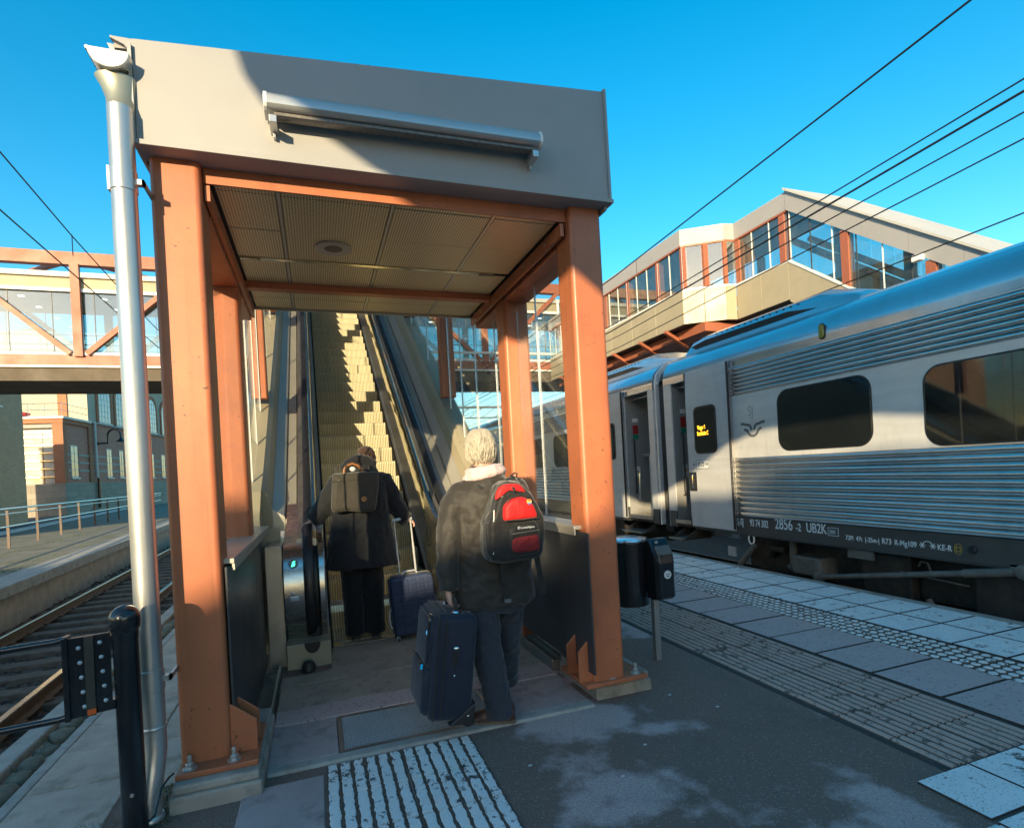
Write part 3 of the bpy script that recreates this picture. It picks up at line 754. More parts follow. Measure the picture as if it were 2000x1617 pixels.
# fluorescent lamp on the fascia
FL = thing('fluorescent_lamp', 'long grey tubular lamp fixed across the pale fascia', 'lamp', (.58, 2.93, 3.38))
A = Vector((-.155, 0, 3.368)); Z = Vector((1.325, 0, 3.392)); ax = (Z - A)
def lampring(t, prof): 
    c = A + ax * t; return [(c.x, 2.905 + p * .85, c.z + q * .8) for p, q in prof]
prof = [(.11, -.05), (.11, .035), (.085, .062), (.045, .070), (.01, .055), (-.012, .02), (-.012, -.02), (.0, -.035), (.02, -.045)]
B().loft([lampring(t, prof) for t in (.012, .988)]).build('housing', M('lamp_housing', (.50, .50, .49), .35, metal=.5, var=.05), FL, smooth=True)
for t in (0, .988):
    B().loft([lampring(q, [(p * 1.05, z * 1.1) for p, z in prof]) for q in (t, t + .012)]).build('end_cap', white_paint, FL, bevel=.003)
B().loft([lampring(t, [(.025, -.050), (.09, -.056), (.09, -.070), (.055, -.078), (.025, -.068)]) for t in (.03, .97)]).build('diffuser', M('lamp_diffuser', (.16, .14, .12), .25, var=.3, vs_=60), FL, smooth=True)
for t in (.015, .955):
    c = A + ax * t; B().box(c.x, c.x + .035, 2.90, 3.02, c.z - .105, c.z - .07).box(c.x + .012, c.x + .024, 2.99, 3.02, c.z - .13, c.z + .085).build('bracket', zinc, FL, bevel=.002)
# ------------------------------------------------------------------ escalator
ES = thing('escalator', 'steep steel escalator with ribbed steps and black handrails', 'escalator', (.55, 5.2, 0))
def zk(k): return .021 if k <= 0 else .03 + .21 * k - (.06 if k == 1 else 0)
prof = [(0, 0), (.012, .004), (.31, .004), (.31, -.02), (.045, -.02), (.030, -.10), (.022, -.215), (.006, -.215), (.0, -.12), (-.004, -.03)]
def step_part(w0=.05, w1=1.05):
    b = B(); b.prism(prof, 'x', w0, w1); return b.build('step', step_m, ES, bevel=.003, seg=1)
st = step_part(); st.location = (0, 5.45, zk(0))
for k in range(1, 31):
    c = st.copy(); COL.objects.link(c); c.parent = ES; c.matrix_parent_inverse = st.matrix_parent_inverse.copy(); c.location = (0, 5.45 + .304 * k, zk(k))
B().box(.05, 1.05, 5.30, 5.46, -.05, .020).build('step', step_m, ES)
cb = B().box(.05, 1.05, 5.195, 5.30, -.05, .017); cb.build('comb_plate', steel_dull, ES)
b = B()
for i in range(46): b.box(.056 + .0217 * i, .063 + .0217 * i, 5.27, 5.33, .017, .026)
o = b.build('comb_teeth', steel_dull, ES); o['kind'] = 'stuff'
B().box(.052, .12, 5.20, 5.24, .017, .020).build('yellow_mark', M('yellow_mark', (.55, .36, .03), .6), ES)
# side profiles run along y
YS = [5.0, 5.2, 5.35, 5.5, 5.65, 5.8, 6.0, 6.3, 6.8, 7.6, 8.8, 10, 11.4, 13, 14.6]
def side(pts, mat, name, ys=YS, smooth=False, z_of=None):
    for sg in (-1, 1):
        X = lambda d: .55 + sg * (.505 + d)
        b = B().loft([[(X(d), y, NL(y) + h) for d, h in pts] for y in ys])
        b.build(name, mat, ES, smooth=smooth)
side([(.0, -.30), (.0, .05), (.010, .06), (.03, .06), (.03, -.30)], skirt_blk, 'skirt')
side([(-.012, .035), (-.012, .05), (.0, .06), (.0, .035)], skirt_blk, 'deflector_brush')
side([(.011, .062), (.035, .068), (.045, .078), (.045, .061), (.011, .055)], steel_dull, 'skirt_cover')
side([(.045, .079), (.068, .55), (.084, .93), (.096, .93), (.080, .55), (.058, .07)], polished, 'inner_panel', smooth='all')
side([(.080, .93), (.080, .985), (.11, 1.0), (.11, .93)], steel_dull, 'inner_deck', smooth=True)
side([(.185, .96), (.185, 1.0), (.235, .995), (.245, .92), (.245, .86), (.19, .86)], steel_dull, 'outer_deck')
side([(.247, .93), (.255, .955), (.345, .955), (.350, .94), (.350, .85), (.247, .85)], deck_m, 'outer_deck')
side([(.352, .97), (.360, .99), (.46, 1.06), (.46, .85), (.352, .85)], deck_m, 'outer_deck', YS[4:])
side([(.462, 1.06), (.50, 1.20), (.545, 1.262), (.545, .85), (.462, .85)], clad_m, 'side_cladding', YS[4:])
# handrails: rise along the escalator, then turn down round the newel
def hr_path(sg):
    x = .55 + sg * .655
    p = [(x, y, NL(y) + 1.045) for y in YS[::-1] if y > 5.15]
    p += [(x, 5.05, 1.045), (x, 4.95, 1.025)]
    for a in range(10, 171, 16):
        p.append((x, 4.98 - .235 * math.sin(R(a)), .63 + .39 * math.cos(R(a))))
    p += [(x, 4.97, .22), (x, 5.03, .19)]
    return p
for sg in (-1, 1):
    p = [Vector(q) for q in hr_path(sg)]; rings = []
    for i, q in enumerate(p):
        d = (p[min(i + 1, len(p) - 1)] - p[max(i - 1, 0)]).normalized(); xa = Vector((1, 0, 0)); u = xa.cross(d)
        if u.z < 0 and i < 10: u = -u
        if i: 
            if u.dot(lu) < 0: u = -u
        lu = u
        rings.append([q + xa * a + u * c for a, c in ((-.040, -.008), (-.034, .014), (-.015, .022), (.015, .022), (.034, .014), (.040, -.008), (.030, -.016), (-.030, -.016))])
    B().loft(rings).build('handrail', handrail_m, ES, smooth=True)
    # newel body with a rounded front
    def nprof(d):
        pts = [(6.0, NL(6.0) + .93 + d), (5.5, NL(5.5) + .96 + d), (5.1, .985 + d), (4.97, .965 + d)]
        for a in range(15, 166, 15):
            pts.append((4.98 - (.205 + d) * math.sin(R(a)), .60 + (.365 + d) * math.cos(R(a))))
        return pts + [(4.94, .20), (6.0, .20)]
    for (d0, d1, dd, mt) in ((.005, .075, .01, steel), (.078, .182, -.035, rubber), (.185, .345, .01, steel)):
        x0, x1 = sorted((.55 + sg * (.505 + d0 + .02 * (d0 < .01)), .55 + sg * (.505 + d1)))
        B().prism(nprof(dd), 'x', x0, x1).build('newel', mt, ES, smooth=True, bevel=.006)
    x0, x1 = sorted((.55 + sg * .512, .55 + sg * .85))
    s = B().box(x0, x1, 4.74, 5.2, .0, .20); nb = s.build('newel_base', M('newel_base', (.36, .33, .25), .5, metal=.35, var=.12, vs_=5, dirt=(.2, .18, .13), dirt_amt=.5), ES, bevel=.006)
    xh = .55 + sg * .655
    B().prism([(xh + .062 * math.cos(R(q)), .20 + .085 * math.sin(R(q))) for q in range(180, 361, 15)], 'y', 4.735, 4.741).build('handrail_inlet', handrail_m, ES)
    if sg < 0: B().lathe([(.055, .013), (.052, .045), (.040, .072), (.02, .082), (.003, .083)], (xh - .035, 4.66, 0), 18).build('floor_stop', rubber, ES, smooth=True)
    x0, x1 = sorted((.55 + sg * .853, .55 + sg * .985))
    B().box(x0, x1, 4.86, 5.6, .0, .985).build('side_box', steel_dull, ES, bevel=.006)
# green direction lamp and key switch on the left newel front
xl = .55 - .77
NP = Matrix.Rotation(R(78), 4, 'X').to_3x3()
B().lathe([(.036, 0), (.036, .006), (.030, .008)], (xl, 4.812, .835), 20, NP).build('indicator_rim', black_paint, ES)
for (dx, dz, w_, h_) in ((.004, .014, .013, .008), (-.001, -.010, .017, .010)):
    B().prism([(xl + dx + a, .835 + dz + c) for a, c in ((-w_, -h_ - .003), (w_ * .6, -h_ + .003), (w_, h_ + .003), (-w_ * .5, h_ - .003))], 'y', 4.796 - dz * .35, 4.803 - dz * .35).build('indicator_light', green_glow, ES)
B().lathe([(.011, 0), (.011, .006), (.006, .008)], (xl - .01, 4.768, .60), 14, Matrix.Rotation(R(90), 4, 'X').to_3x3()).build('key_switch', chrome, ES)
B().box(xl - .035, xl + .035, 4.758, 4.766, .545, .575).build('switch_plate', chrome, ES, bevel=.002)
# ------------------------------------------------------------------ train
def car(label, y0, y1, d0, d1, leaf0, leaf1, loc):
    """carriage between y0 and y1; door opening d0..d1, opened door leaf leaf0..leaf1"""
    T = thing('train_carriage', label, 'train carriage', loc)
    X = 5.6
    segs = [(y0, d0), (d1, y1)]
    def corr(za, zb, n, ya, yb, depth=.016):
        pts = []
        for i in range(n):
            z0 = za + (zb - za) * i / n; h = (zb - za) / n
            for f, d in ((.0, .0), (.10, -.2), (.22, -.75), (.36, -1), (.52, -1), (.66, -.75), (.78, -.2), (.88, .0)):
                pts.append((X + d * depth, z0 + f * h))
        pts.append((X, zb)); back = [(X + .06, zb), (X + .06, za)]
        return B().prism(pts + back, 'y', ya, yb)
    rib0 = leaf0 - .03 if leaf0 < d0 else y0
    RB = 6.33 if y1 < 9 else 10.25
    ra, rb = (y0, RB) if y1 < 9 else (RB, y1)
    fl = segs
    for (a, c) in segs:
        if c - a < .02: continue
        B().prism([(X + .07, .40), (X + .012, .40), (X, .43), (X, .665), (X + .07, .665)], 'y', a, c).build('skirt', skin_skirt, T, bevel=.002)
        B().prism([(X, 1.490), (X + .06, 1.490), (X + .06, 2.37), (X, 2.37)], 'y', a, c).build('window_band', skin_steel, T)
    # plain panels next to the door, corrugated fields further on
    a2, c2 = (RB, d0) if y1 < 9 else (d1, RB)
    for (za, zb) in ((.668, 1.488), (2.372, 2.765)):
        B().box(X + .001, X + .06, a2, c2, za, zb).build('plain_panel', skin_steel, T)
        if y1 < 9: 
            B().box(X + .002, X + .06, d1, y1, za, zb).build('plain_panel', skin_steel, T)
        else:
            B().box(X + .002, X + .06, y0, d0, za, zb).build('plain_panel', skin_steel, T)
    for (za, zb, n, nm) in ((.668, 1.488, 11, 'rib'), (2.372, 2.765, 7, 'rib')):
        h = (zb - za) / n
        for i in range(n):
            z0 = za + h * i
            hh = h * .94; pts = [(X + .05, z0), (X + .012, z0)]
            for a_ in range(0, 181, 18): pts.append((X + .010 - .030 * math.sin(R(a_)), z0 + .02 * h + hh / 2 - hh / 2 * math.cos(R(a_))))
            pts += [(X + .012, z0 + h - .0005), (X + .05, z0 + h - .0005)]
            B().prism(pts, 'y', ra, rb).build(nm, skin_rib, T, smooth=True)
    # rib ends: short stepped caps
    ye = RB
    b = B()
    for i in range(22):
        z = .675 + i * .037; b.box(X - .010, X + .03, ye - (.02 if i % 2 else -.005) + (0 if y1 < 9 else -.06), ye + .05, z, z + .024)
    for i in range(11):
        z = 2.378 + i * .0352; b.box(X - .010, X + .03, ye - (.02 if i % 2 else -.005), ye + .05, z, z + .022)
    o = b.build('rib_ends', skin_rib, T); o['kind'] = 'stuff'
    # band above, shoulder and roof over the whole length
    rp = [(X, 2.768), (X, 2.86), (X + .006, 2.93), (X + .035, 3.02), (X + .10, 3.11), (X + .21, 3.19), (X + .38, 3.265), (X + .62, 3.32), (X + 1.0, 3.37), (X + 1.5, 3.385),
          (X + 2.0, 3.37), (X + 2.4, 3.32), (X + 2.7, 3.23), (X + 2.92, 3.10), (X + 3.0, 2.9), (X + 3.0, .40), (X + 2.95, .40), (X + 2.95, 2.768)]
    B().loft([[(x, y, z) for x, z in rp] for y in (y0, y1)]).build('roof', skin_roof, T, smooth=True)
    B().box(X - .006, X + .02, y0, y1, 2.765, 2.776).build('rain_strip', skin_steel, T)
    rv = B()
    for i in range(int((y1 - y0) / .9)):
        yy = y0 + .45 + .9 * i
        for zz in (2.80, 2.82, 2.84, 2.86, 2.88): rv.box(X - .0025, X + .002, yy, yy + .006, zz, zz + .006)
    for i in range(int((min(y1, 7) - max(y0, 1)) / .045) if y1 < 9 else 0):
        yy = 1 + .045 * i; rv.box(X - .0025, X + .002, yy, yy + .006, 2.785, 2.791)
    o = rv.build('rivets', skin_roof, T); o['kind'] = 'stuff'
    B().box(X + .02, X + 2.98, y0, y1, .42, .52).build('floor', under_m, T)
    # windows
    wins = [(4.88, 1.25), (2.98, 1.44), (1.1, 1.44), (-.8, 1.44), (-2.7, 1.44), (-4.6, 1.44), (-6.5, 1.44)] if y1 < 9 else [(11.9, 1.44), (13.9, 1.44), (15.9, 1.44), (17.9, 1.44), (19.9, 1.44)]
    for (wc, ww) in wins:
        wz, wh = (1.935, .75) if ww < 1.3 else (1.89, .75)
        fr = B().prism([(wc + a, wz + c) for a, c in rrect(ww + .03, wh + .03, .17, 7)], 'x', X - .003, X + .003).build('window', rubber, T)
        B().prism([(wc + a, wz + c) for a, c in rrect(ww, wh, .155, 7)], 'x', X - .007, X - .002).build('pane', tinted, fr, bevel=.003)
    # vestibule behind the open door
    vb = B(); vb.box(X + 1.3, X + 1.34, d0 - 1.2, d1 + .4, .5, 2.85); vb.build('vestibule_wall', interior_m, T)
    B().box(X + .06, X + 1.3, d0 - 1.2, d1 + .4, 2.84, 2.88).build('vestibule_ceiling', interior_gr, T)
    B().box(X - .03, X + 1.3, d0, d1, .47, .53).build('door_sill', steel_dull, T, bevel=.006)
    B().box(X - .028, X + .35, d0, d1, .532, .536).build('tread_strip', steel, T)
    B().box(X + .07, X + 1.3, d1 + .001, d1 + .04, .53, 2.84).build('vestibule_partition', interior_gr, T)
    B().box(X + .07, X + 1.3, d0 - 1.2, d0 - 1.16, .53, 2.84).build('vestibule_partition', interior_gr, T)
    B().box(X + .02, X + .55, d1 - .012, d1, .53, 2.84).build('door_jamb', M('door_jamb', (.26, .25, .235), .5, var=.1) if 'door_jamb' not in MATS else MATS['door_jamb'], T)
    B().box(X + .55, X + .62, d1 - .10, d1, .53, 2.84).build('door_post', interior_gr, T, bevel=.01)
    B().box(X + .01, X + .05, d0, d1, 2.765, 2.83).build('door_header', rubber, T)
    B().tube([(X + .12, d0 + .02, 2.70), (X + .12, d1 - .02, 2.70)], .012, 8).build('door_rail', chrome, T, smooth=True)
    B().tube([(X + .16, d1 - .02, 1.95), (X + .14, d1 - .09, 1.93), (X + .13, d1 - .10, 1.85), (X + .13, d1 - .10, 1.0), (X + .14, d1 - .09, .94), (X + .16, d1 - .02, .92)], .016, 8).build('grab_rail', rubber, T, smooth=True)
    for (zz, hh, mt, nm) in ((2.32, .07, white_paint, 'notice'), (2.14, .17, M('emergency_red', (.35, .02, .02), .5), 'emergency_handle'), (2.0, .09, M('emergency_green', (.01, .22, .12), .5), 'notice'), (1.33, .2, interior_gr, 'door_button_plate')):
        B().box(X + .16, X + .28, d1 - .016, d1 - .0125, zz - hh / 2, zz + hh / 2).build(nm, mt, T)
    B().lathe([(.02, 0), (.015, .008)], (X + .22, d1 - .017, 1.33), 12, Matrix.Rotation(R(90), 4, 'X').to_3x3()).build('door_button', M('button_orange', (.6, .25, .03), .4), T)
    # door leaf slid open
    xo = 5.525
    lf = B().prism([(xo + .05, .46), (xo + .015, .46), (xo + .004, .62), (xo, 1.0), (xo, 2.4), (xo + .012, 2.88), (xo + .05, 2.88)], 'y', leaf0, leaf1).build('door', skin_door, T, bevel=.008)
    c0 = (leaf0 + leaf1) / 2 + .03; fr = B().prism([(c0 + a, 1.945 + c) for a, c in rrect(.50, .72, .09, 5)], 'x', xo - .008, xo + .006).build('door_window', rubber, lf)
    pn = B().prism([(c0 + a, 1.945 + c) for a, c in rrect(.445, .665, .075, 5)], 'x', xo - .0095, xo - .006).build('pane', tinted, lf)
    B().box(xo - .002, xo + .012, leaf0, leaf1, 1.515, 1.523).build('trim_line', skin_steel, lf)
    B().box(xo - .006, xo + .03, leaf0 - .012, leaf0 - .001, .48, 2.87).box(xo, xo + .03, leaf1 + .001, leaf1 + .01, .48, 2.87).build('rubber_edge', rubber, lf)
    hy = leaf1 - .10
    B().prism([(hy + a, 1.16 + c) for a, c in rrect(.17, .28, .02, 3)], 'x', xo - .004, xo + .01).build('handle_recess', rubber, lf)
    B().prism([(hy + a, 1.16 + c) for a, c in rrect(.19, .30, .02, 3)], 'x', xo - .0025, xo + .01).build('handle_frame', chrome, lf)
    B().tube([(xo - .006, hy, 1.06), (xo - .018, hy, 1.09), (xo - .018, hy, 1.24), (xo - .006, hy, 1.27)], .011, 8).build('handle', chrome, lf, smooth=True)
    # folding step
    b = B(); b.box(5.36, 5.72, d0 + .05, d1 - .08, .235, .262); b.build('step', under_grey, T, bevel=.008)
    B().box(5.36, 5.372, d0 + .05, d1 - .08, .262, .270).build('step_nosing', steel, T)
    for yy in (d0 + .05, d1 - .11):
        B().prism([(5.40, .235), (5.95, .235), (5.95, .46), (5.80, .46)], 'y', yy, yy + .03).build('step_bracket', under_m, T)
    return T, lf, c0, xo

y_end = 7.93
A_, lfA, cA, xo = car('silver ribbed train carriage nearest the camera with numbers on its skirt', -16, y_end, 7.28, 7.74, 6.33, 7.27, (7.1, -4, -.5))
B_, lfB, cB, _ = car('silver train carriage beyond the gangway gap with its doorway open', 8.26, 32, 8.42, 9.22, 9.22, 10.16, (7.1, 20, -.5))
# end edges and gangway bellows
for T, yy in ((A_, 7.93), (B_, 8.20)):
    B().prism([(5.615, .40), (5.615, 2.88), (5.65, 3.03), (5.80, 3.18), (6.2, 3.29), (7.1, 3.38), (7.1, .40)], 'y', yy, yy + .035).build('end_frame', skin_steel, T, bevel=.01)
b = B()
pp = [(5.70, .30), (5.70, 2.86), (5.76, 3.02), (5.92, 3.15), (6.3, 3.25), (7.1, 3.32), (7.9, 3.25), (8.4, 3.0), (8.5, 2.8), (8.5, .3)]
rings = []
for i in range(9):
    yy = 7.985 + .215 * i / 8; s = .03 if i % 2 else 0
    rings.append([(x + (s if x < 7 else -s), yy, z - s * .5) for x, z in pp])
b.loft(rings); b.build('gangway_bellows', rubber, A_)
# roof fairings with dark louvred flanks
for T, ya, yb, k in ((A_, 4.7, 7.75, 1), (B_, 8.5, 11.6, 1)):
    def fr_ring(y, s):
        return [(5.93, y, 3.24), (5.97, y, 3.27 + .10 * s), (6.05, y, 3.28 + .20 * s), (6.25, y, 3.30 + .26 * s), (6.7, y, 3.32 + .28 * s), (7.5, y, 3.32 + .28 * s), (8.0, y, 3.3 + .2 * s), (8.25, y, 3.24)]
    B().loft([fr_ring(ya - .12, 0), fr_ring(ya, .35), fr_ring(ya + .5, 1), fr_ring(yb - .4, 1), fr_ring(yb - .1, .8), fr_ring(yb, .1)]).build('roof_fairing', skin_roof, T, smooth=True)
    B().prism([(ya + .25, 3.265), (yb - .35, 3.265), (yb - .15, 3.36), (yb - .5, 3.40), (ya + .9, 3.38)], 'x', 5.948, 5.955).build('louvre', rubber, T)
    b = B()
    for i in range(14): b.box(6.03, 6.055, ya + .8 + .12 * i, ya + .82 + .12 * i, 3.45, 3.468)
    o = b.build('fairing_bolts', rubber, T); o['kind'] = 'stuff'
    b = B()
    for i in range(10): b.bar((5.96, yb - .62 + .05 * i, 3.27), (6.2, yb - .62 + .05 * i, 3.53), .02, .02)
    o = b.build('grille_bars', rubber, T); o['kind'] = 'stuff'
# yellow side lamp
B().prism([(4.80 + a, 2.905 + c) for a, c in rrect(.062, .16, .03, 5)], 'x', 5.575, 5.602).build('side_lamp', M('lamp_yellow', (.26, .22, .03), .2, coat=.6), A_, bevel=.008)
B().prism([(4.80 + a, 2.905 + c) for a, c in rrect(.085, .185, .04, 5)], 'x', 5.592, 5.603).build('side_lamp_rim', rubber, A_)

# lettering
def text(body, size, x, y, z, mat, parent, name='lettering', cond=1.0, axis='-x', depth=.0015, bold=0):
    cu = bpy.data.curves.new(name, 'FONT'); cu.body = body; cu.size = size; cu.extrude = depth; cu.offset = bold
    o = bpy.data.objects.new(name, cu); COL.objects.link(o)
    if axis == '-x': Mx = Matrix(((0, 0, -1), (-1, 0, 0), (0, 1, 0))).to_4x4()      # reads towards -y, faces -x
    else: Mx = Matrix(((1, 0, 0), (0, 0, -1), (0, 1, 0))).to_4x4()                   # reads towards +x, faces -y
    dg = bpy.context.evaluated_depsgraph_get(); dg.update()
    me = bpy.data.meshes.new_from_object(o.evaluated_get(dg)); bpy.data.objects.remove(o); bpy.data.curves.remove(cu)
    me.transform(Matrix.Translation((x, y, z)) @ Mx @ Matrix.Diagonal((cond, 1, 1, 1))); me.name = name
    me.materials.clear(); me.materials.append(mat)
    q = bpy.data.objects.new(name, me); COL.objects.link(q); attach(q, parent)
    return q
XT = 5.5985
for (s, size, y, z, c) in (('S-SJ', .135, 6.345, .545, .62), ('93 74 302', .135, 6.10, .545, .60), ('2856', .20, 5.66, .545, .72), ('-2', .135, 5.325, .545, .72), ('UB2K', .165, 5.17, .545, .72),
                           ('72Pl  47t  |-25m-|', .072, 4.64, .505, .78), ('R73', .085, 4.215, .505, .78), ('R-Mg109', .08, 4.08, .505, .78), ('KE-R', .08, 3.66, .505, .78)):
    text(s, size, XT, y, z, letter_m, A_, cond=c, bold=.0015 if size > .1 else .0006)
B().box(XT - .0015, XT, 6.29, 6.335, .528, .535).build('lettering', letter_m, A_)
B().box(XT - .0012, XT, 4.725, 4.865, .530, .625).build('number_frame', letter_m, A_)
B().box(XT - .0022, XT - .0012, 4.732, 4.858, .536, .619).build('number_field', skin_skirt, A_)
text('200', .062, XT - .0022, 4.848, .555, letter_m, A_, cond=.9)
text('D', .075, XT, 3.50, .505, M('letter_yellow', (.45, .30, .03), .5), A_, cond=.9)
b = B(); b.tube([(XT, 3.475 + .033 * math.cos(q * .524), .532 + .052 * math.sin(q * .524)) for q in range(13)], .003, 4); b.build('lettering', M('ring_yellow', (.45, .30, .03), .5), A_)
b = B()
for yc in (3.80, 3.70):                                  # brake marks: two asterisk-like stars joined by an arch
    for a in (0, 60, 120): b.bar((XT, yc - .03 * math.cos(R(a)), .535 - .03 * math.sin(R(a))), (XT, yc + .03 * math.cos(R(a)), .535 + .03 * math.sin(R(a))), .008, .002, (1, 0, 0))
b.tube([(XT, 3.75 + .042 * math.cos(R(a)), .545 + .032 * math.sin(R(a))) for a in range(0, 181, 20)], .004, 4)
b.build('lettering', letter_m, A_)
B().lathe([(.035, 0), (.035, .02), (.028, .03)], (5.602, 3.35, .54), 14, Matrix.Rotation(R(-90), 4, 'Y').to_3x3()).build('plug', rubber, A_)
# door number plate and destination display
py = 6.93
B().box(xo - .004, xo + .004, 6.79, 7.06, 1.36, 1.485).build('number_plate', white_paint, lfA, bevel=.002)
B().box(xo - .0045, xo - .004, 6.785, 7.065, 1.355, 1.36).box(xo - .0045, xo - .004, 6.785, 7.065, 1.485, 1.49).box(xo - .0045, xo - .004, 6.785, 6.79, 1.36, 1.485).box(xo - .0045, xo - .004, 7.06, 7.065, 1.36, 1.485).build('plate_border', black_paint, lfA)
def sub(o, p): o.parent = p; o.matrix_parent_inverse = Matrix.Identity(4); return o
sub(text('37-72', .10, xo - .0045, 7.04, 1.388, black_paint, A_, cond=.66), lfA)
B().bar((xo - .005, 6.86, 1.423), (xo - .005, 6.805, 1.423), .008, .002, (1, 0, 0)).bar((xo - .005, 6.83, 1.445), (xo - .005, 6.805, 1.423), .008, .002, (1, 0, 0)).bar((xo - .005, 6.83, 1.401), (xo - .005, 6.805, 1.423), .008, .002, (1, 0, 0)).build('lettering', black_paint, lfA)
B().lathe([(.012, 0), (.012, .004)], (xo, 7.13, 1.425), 10, Matrix.Rotation(R(-90), 4, 'Y').to_3x3()).build('lock', black_paint, lfA)
sub(text('Vagn 6', .085, xo - .0097, 6.995, 1.955, led_amber, A_, cond=.78, bold=.002), lfA)
sub(text('Stockholm C', .085, xo - .0097, 7.005, 1.865, led_amber, A_, cond=.56, bold=.002), lfA)
# operator emblem: letters over winged wheel-like mark
text('SJ', .19, 5.602, 6.03, 2.055, M('emblem_silver', (.34, .34, .36), .3, metal=.7), A_, cond=.75, depth=.004, bold=-.003)
def wing(pts, w_):
    L = []; Rr = []
    for i, (a, c) in enumerate(pts):
        p0 = Vector(pts[max(0, i - 1)]); p1 = Vector(pts[min(len(pts) - 1, i + 1)]); d = (p1 - p0).normalized(); n_ = Vector((-d.y, d.x)) * w_ / 2
        L.append((a + n_.x, c + n_.y)); Rr.append((a - n_.x, c - n_.y))
    return L + Rr[::-1]
yc, zc = 5.952, 1.80
for s in (-1, 1):
    for pts in ([(.025, .06), (.03, .09), (.045, .118), (.075, .135), (.12, .14), (.165, .155), (.215, .158)],):
        B().prism(wing([(yc + s * a, zc + c) for a, c in pts], .035), 'x', 5.596, 5.599).build('emblem', emblem_m, A_)
lo = [(.16, .075), (.125, .07), (.10, .055), (.075, .015), (.045, -.012), (0, -.022)]
pts = [(yc - a, zc + c) for a, c in lo] + [(yc + a, zc + c) for a, c in lo[::-1][1:]]
B().prism(wing(pts, .034), 'x', 5.596, 5.599).build('emblem', emblem_m, A_)
# underframe
u = A_
B().box(5.95, 8.3, 2.0, 6.5, -.10, .40).build('underframe_box', under_m, u)
B().box(6.2, 8.1, -15, 2.0, -.15, .40).build('underframe_box', under_m, u)
B().box(5.75, 6.1, 3.0, 3.45, -.5, .38).build('bogie_frame', under_m, u, bevel=.03)
B().prism([(4.05, .36), (4.55, .36), (4.62, .15), (4.50, -.55), (4.30, -.55), (4.28, -.1), (4.05, -.2)], 'x', 5.78, 5.9).build('bogie_bracket', under_m, u, bevel=.01)
B().box(5.70, 6.0, 5.06, 5.52, -.02, .21).build('gear_box', under_grey, u, bevel=.02)
B().tube([(5.85, 5.62, .36), (5.85, 5.62, .05), (5.80, 5.66, .0)], .05, 12).build('hose', under_grey, u, smooth=True)
B().tube([(5.86, 5.75, .22), (5.86, 5.95, .24), (5.92, 6.05, .12)], .06, 10).build('hose', under_m, u, smooth=True)
b = B().tube([(5.62, 4.99, .02), (5.62, 3.04, .385)], .030, 14); b.build('yaw_damper', under_grey, u, smooth=True)
B().tube([(5.62, 3.45, .308), (5.62, 3.05, .383)], .040, 14).build('damper_sleeve', under_grey, u, smooth=True)
for (yy, zz) in ((5.05, .01), (2.98, .39)):
    B().lathe([(.065, -.03), (.07, 0), (.065, .03), (.03, .045)], (5.63, yy, zz), 16, Matrix.Rotation(R(-90), 4, 'Y').to_3x3()).build('damper_joint', under_grey, u, smooth=True)
B().box(5.60, 5.72, 2.85, 3.08, .36, .46).build('damper_bracket', under_grey, u, bevel=.01); B().box(5.64, 5.75, 5.04, 5.12, -.02, .22).build('damper_bracket', under_grey, u, bevel=.01)
dm = B().tube([(5.62, 6.06, .28), (5.62, 6.34, -.02)], .035, 14); dm.build('damper', under_grey, u, smooth=True)
B().tube([(5.62, 6.16, .17), (5.62, 6.35, -.03)], .042, 14).build('damper_sleeve', under_grey, u, smooth=True)
b = B(); b.tube([(5.62, 6.11 + .05 * math.cos(q * .524), .36 + .07 * math.sin(q * .524)) for q in range(13)], .011, 6); b.build('towing_ring', white_paint, u, smooth=True)
B().box(5.64, 5.66, 4.35, 4.66, .30, .39).build('data_plate', under_grey, u)
B().box(5.68, 5.70, 6.50, 6.66, .06, .20).build('label_plate', M('label_speckle', (.4, .4, .4), .7, var=.8, vs_=60), u)
B().tube([(5.8, 3.98, .28), (5.78, 3.95, .33), (5.78, 3.88, .33), (5.8, 3.85, .2)], .012, 6).tube([(5.76, 4.15, .2), (5.76, 3.5, .16)], .008, 6).tube([(5.8, 3.9, -.05), (5.76, 3.72, -.35)], .03, 8).tube([(5.75, 3.72, -.36), (5.75, 3.6, -.38)], .05, 8).build('brake_linkage', under_grey, u, smooth=True)
for yy in (3.1, 5.9, -11.2, -13.9):
    for xx in (6.30, 7.85):
        b = B(); MX = Matrix.Rotation(R(90), 4, 'Y').to_3x3()
        b.lathe([(.47, -.015), (.47, .0), (.44, .012), (.44, .10), (.40, .115), (.36, .10), (.12, .06), (.10, -.02)], (xx, yy, -.12), 36, MX); b.build('wheel', under_m, u, smooth=True)
for i in range(7):
    yy = -1 - 1.9 * i
    B().box(5.72, 6.3, yy, yy + 1.5, -.25, .36).build('equipment_case', under_m, u, bevel=.02)
for yy in (12.5, 15.0):
    for xx in (6.30, 7.85):
        B().lathe([(.47, -.015), (.47, 0), (.44, .012), (.44, .10), (.36, .10), (.1, .05)], (xx, yy, -.12), 30, Matrix.Rotation(R(90), 4, 'Y').to_3x3()).build('wheel', under_m, B_, smooth=True)
B().box(5.95, 8.2, 10.0, 30, -.2, .40).build('underframe_box', under_m, B_)
# open doorway of the far carriage: cabinet, notice, rail
B().box(5.95, 6.85, 8.44, 9.0, .53, 1.62).build('cabinet', interior_gr, B_, bevel=.01)
B().box(5.90, 6.88, 8.43, 9.1, 1.62, 1.66).build('cabinet_top', deck_m, B_)
B().box(6.89, 6.895, 8.55, 8.85, 1.95, 2.35).build('notice', white_paint, B_)
B().tube([(5.72, 9.05, 1.35), (5.72, 8.98, 1.30), (5.72, 9.02, .8)], .012, 6).build('grab_rail', chrome, B_, smooth=True)
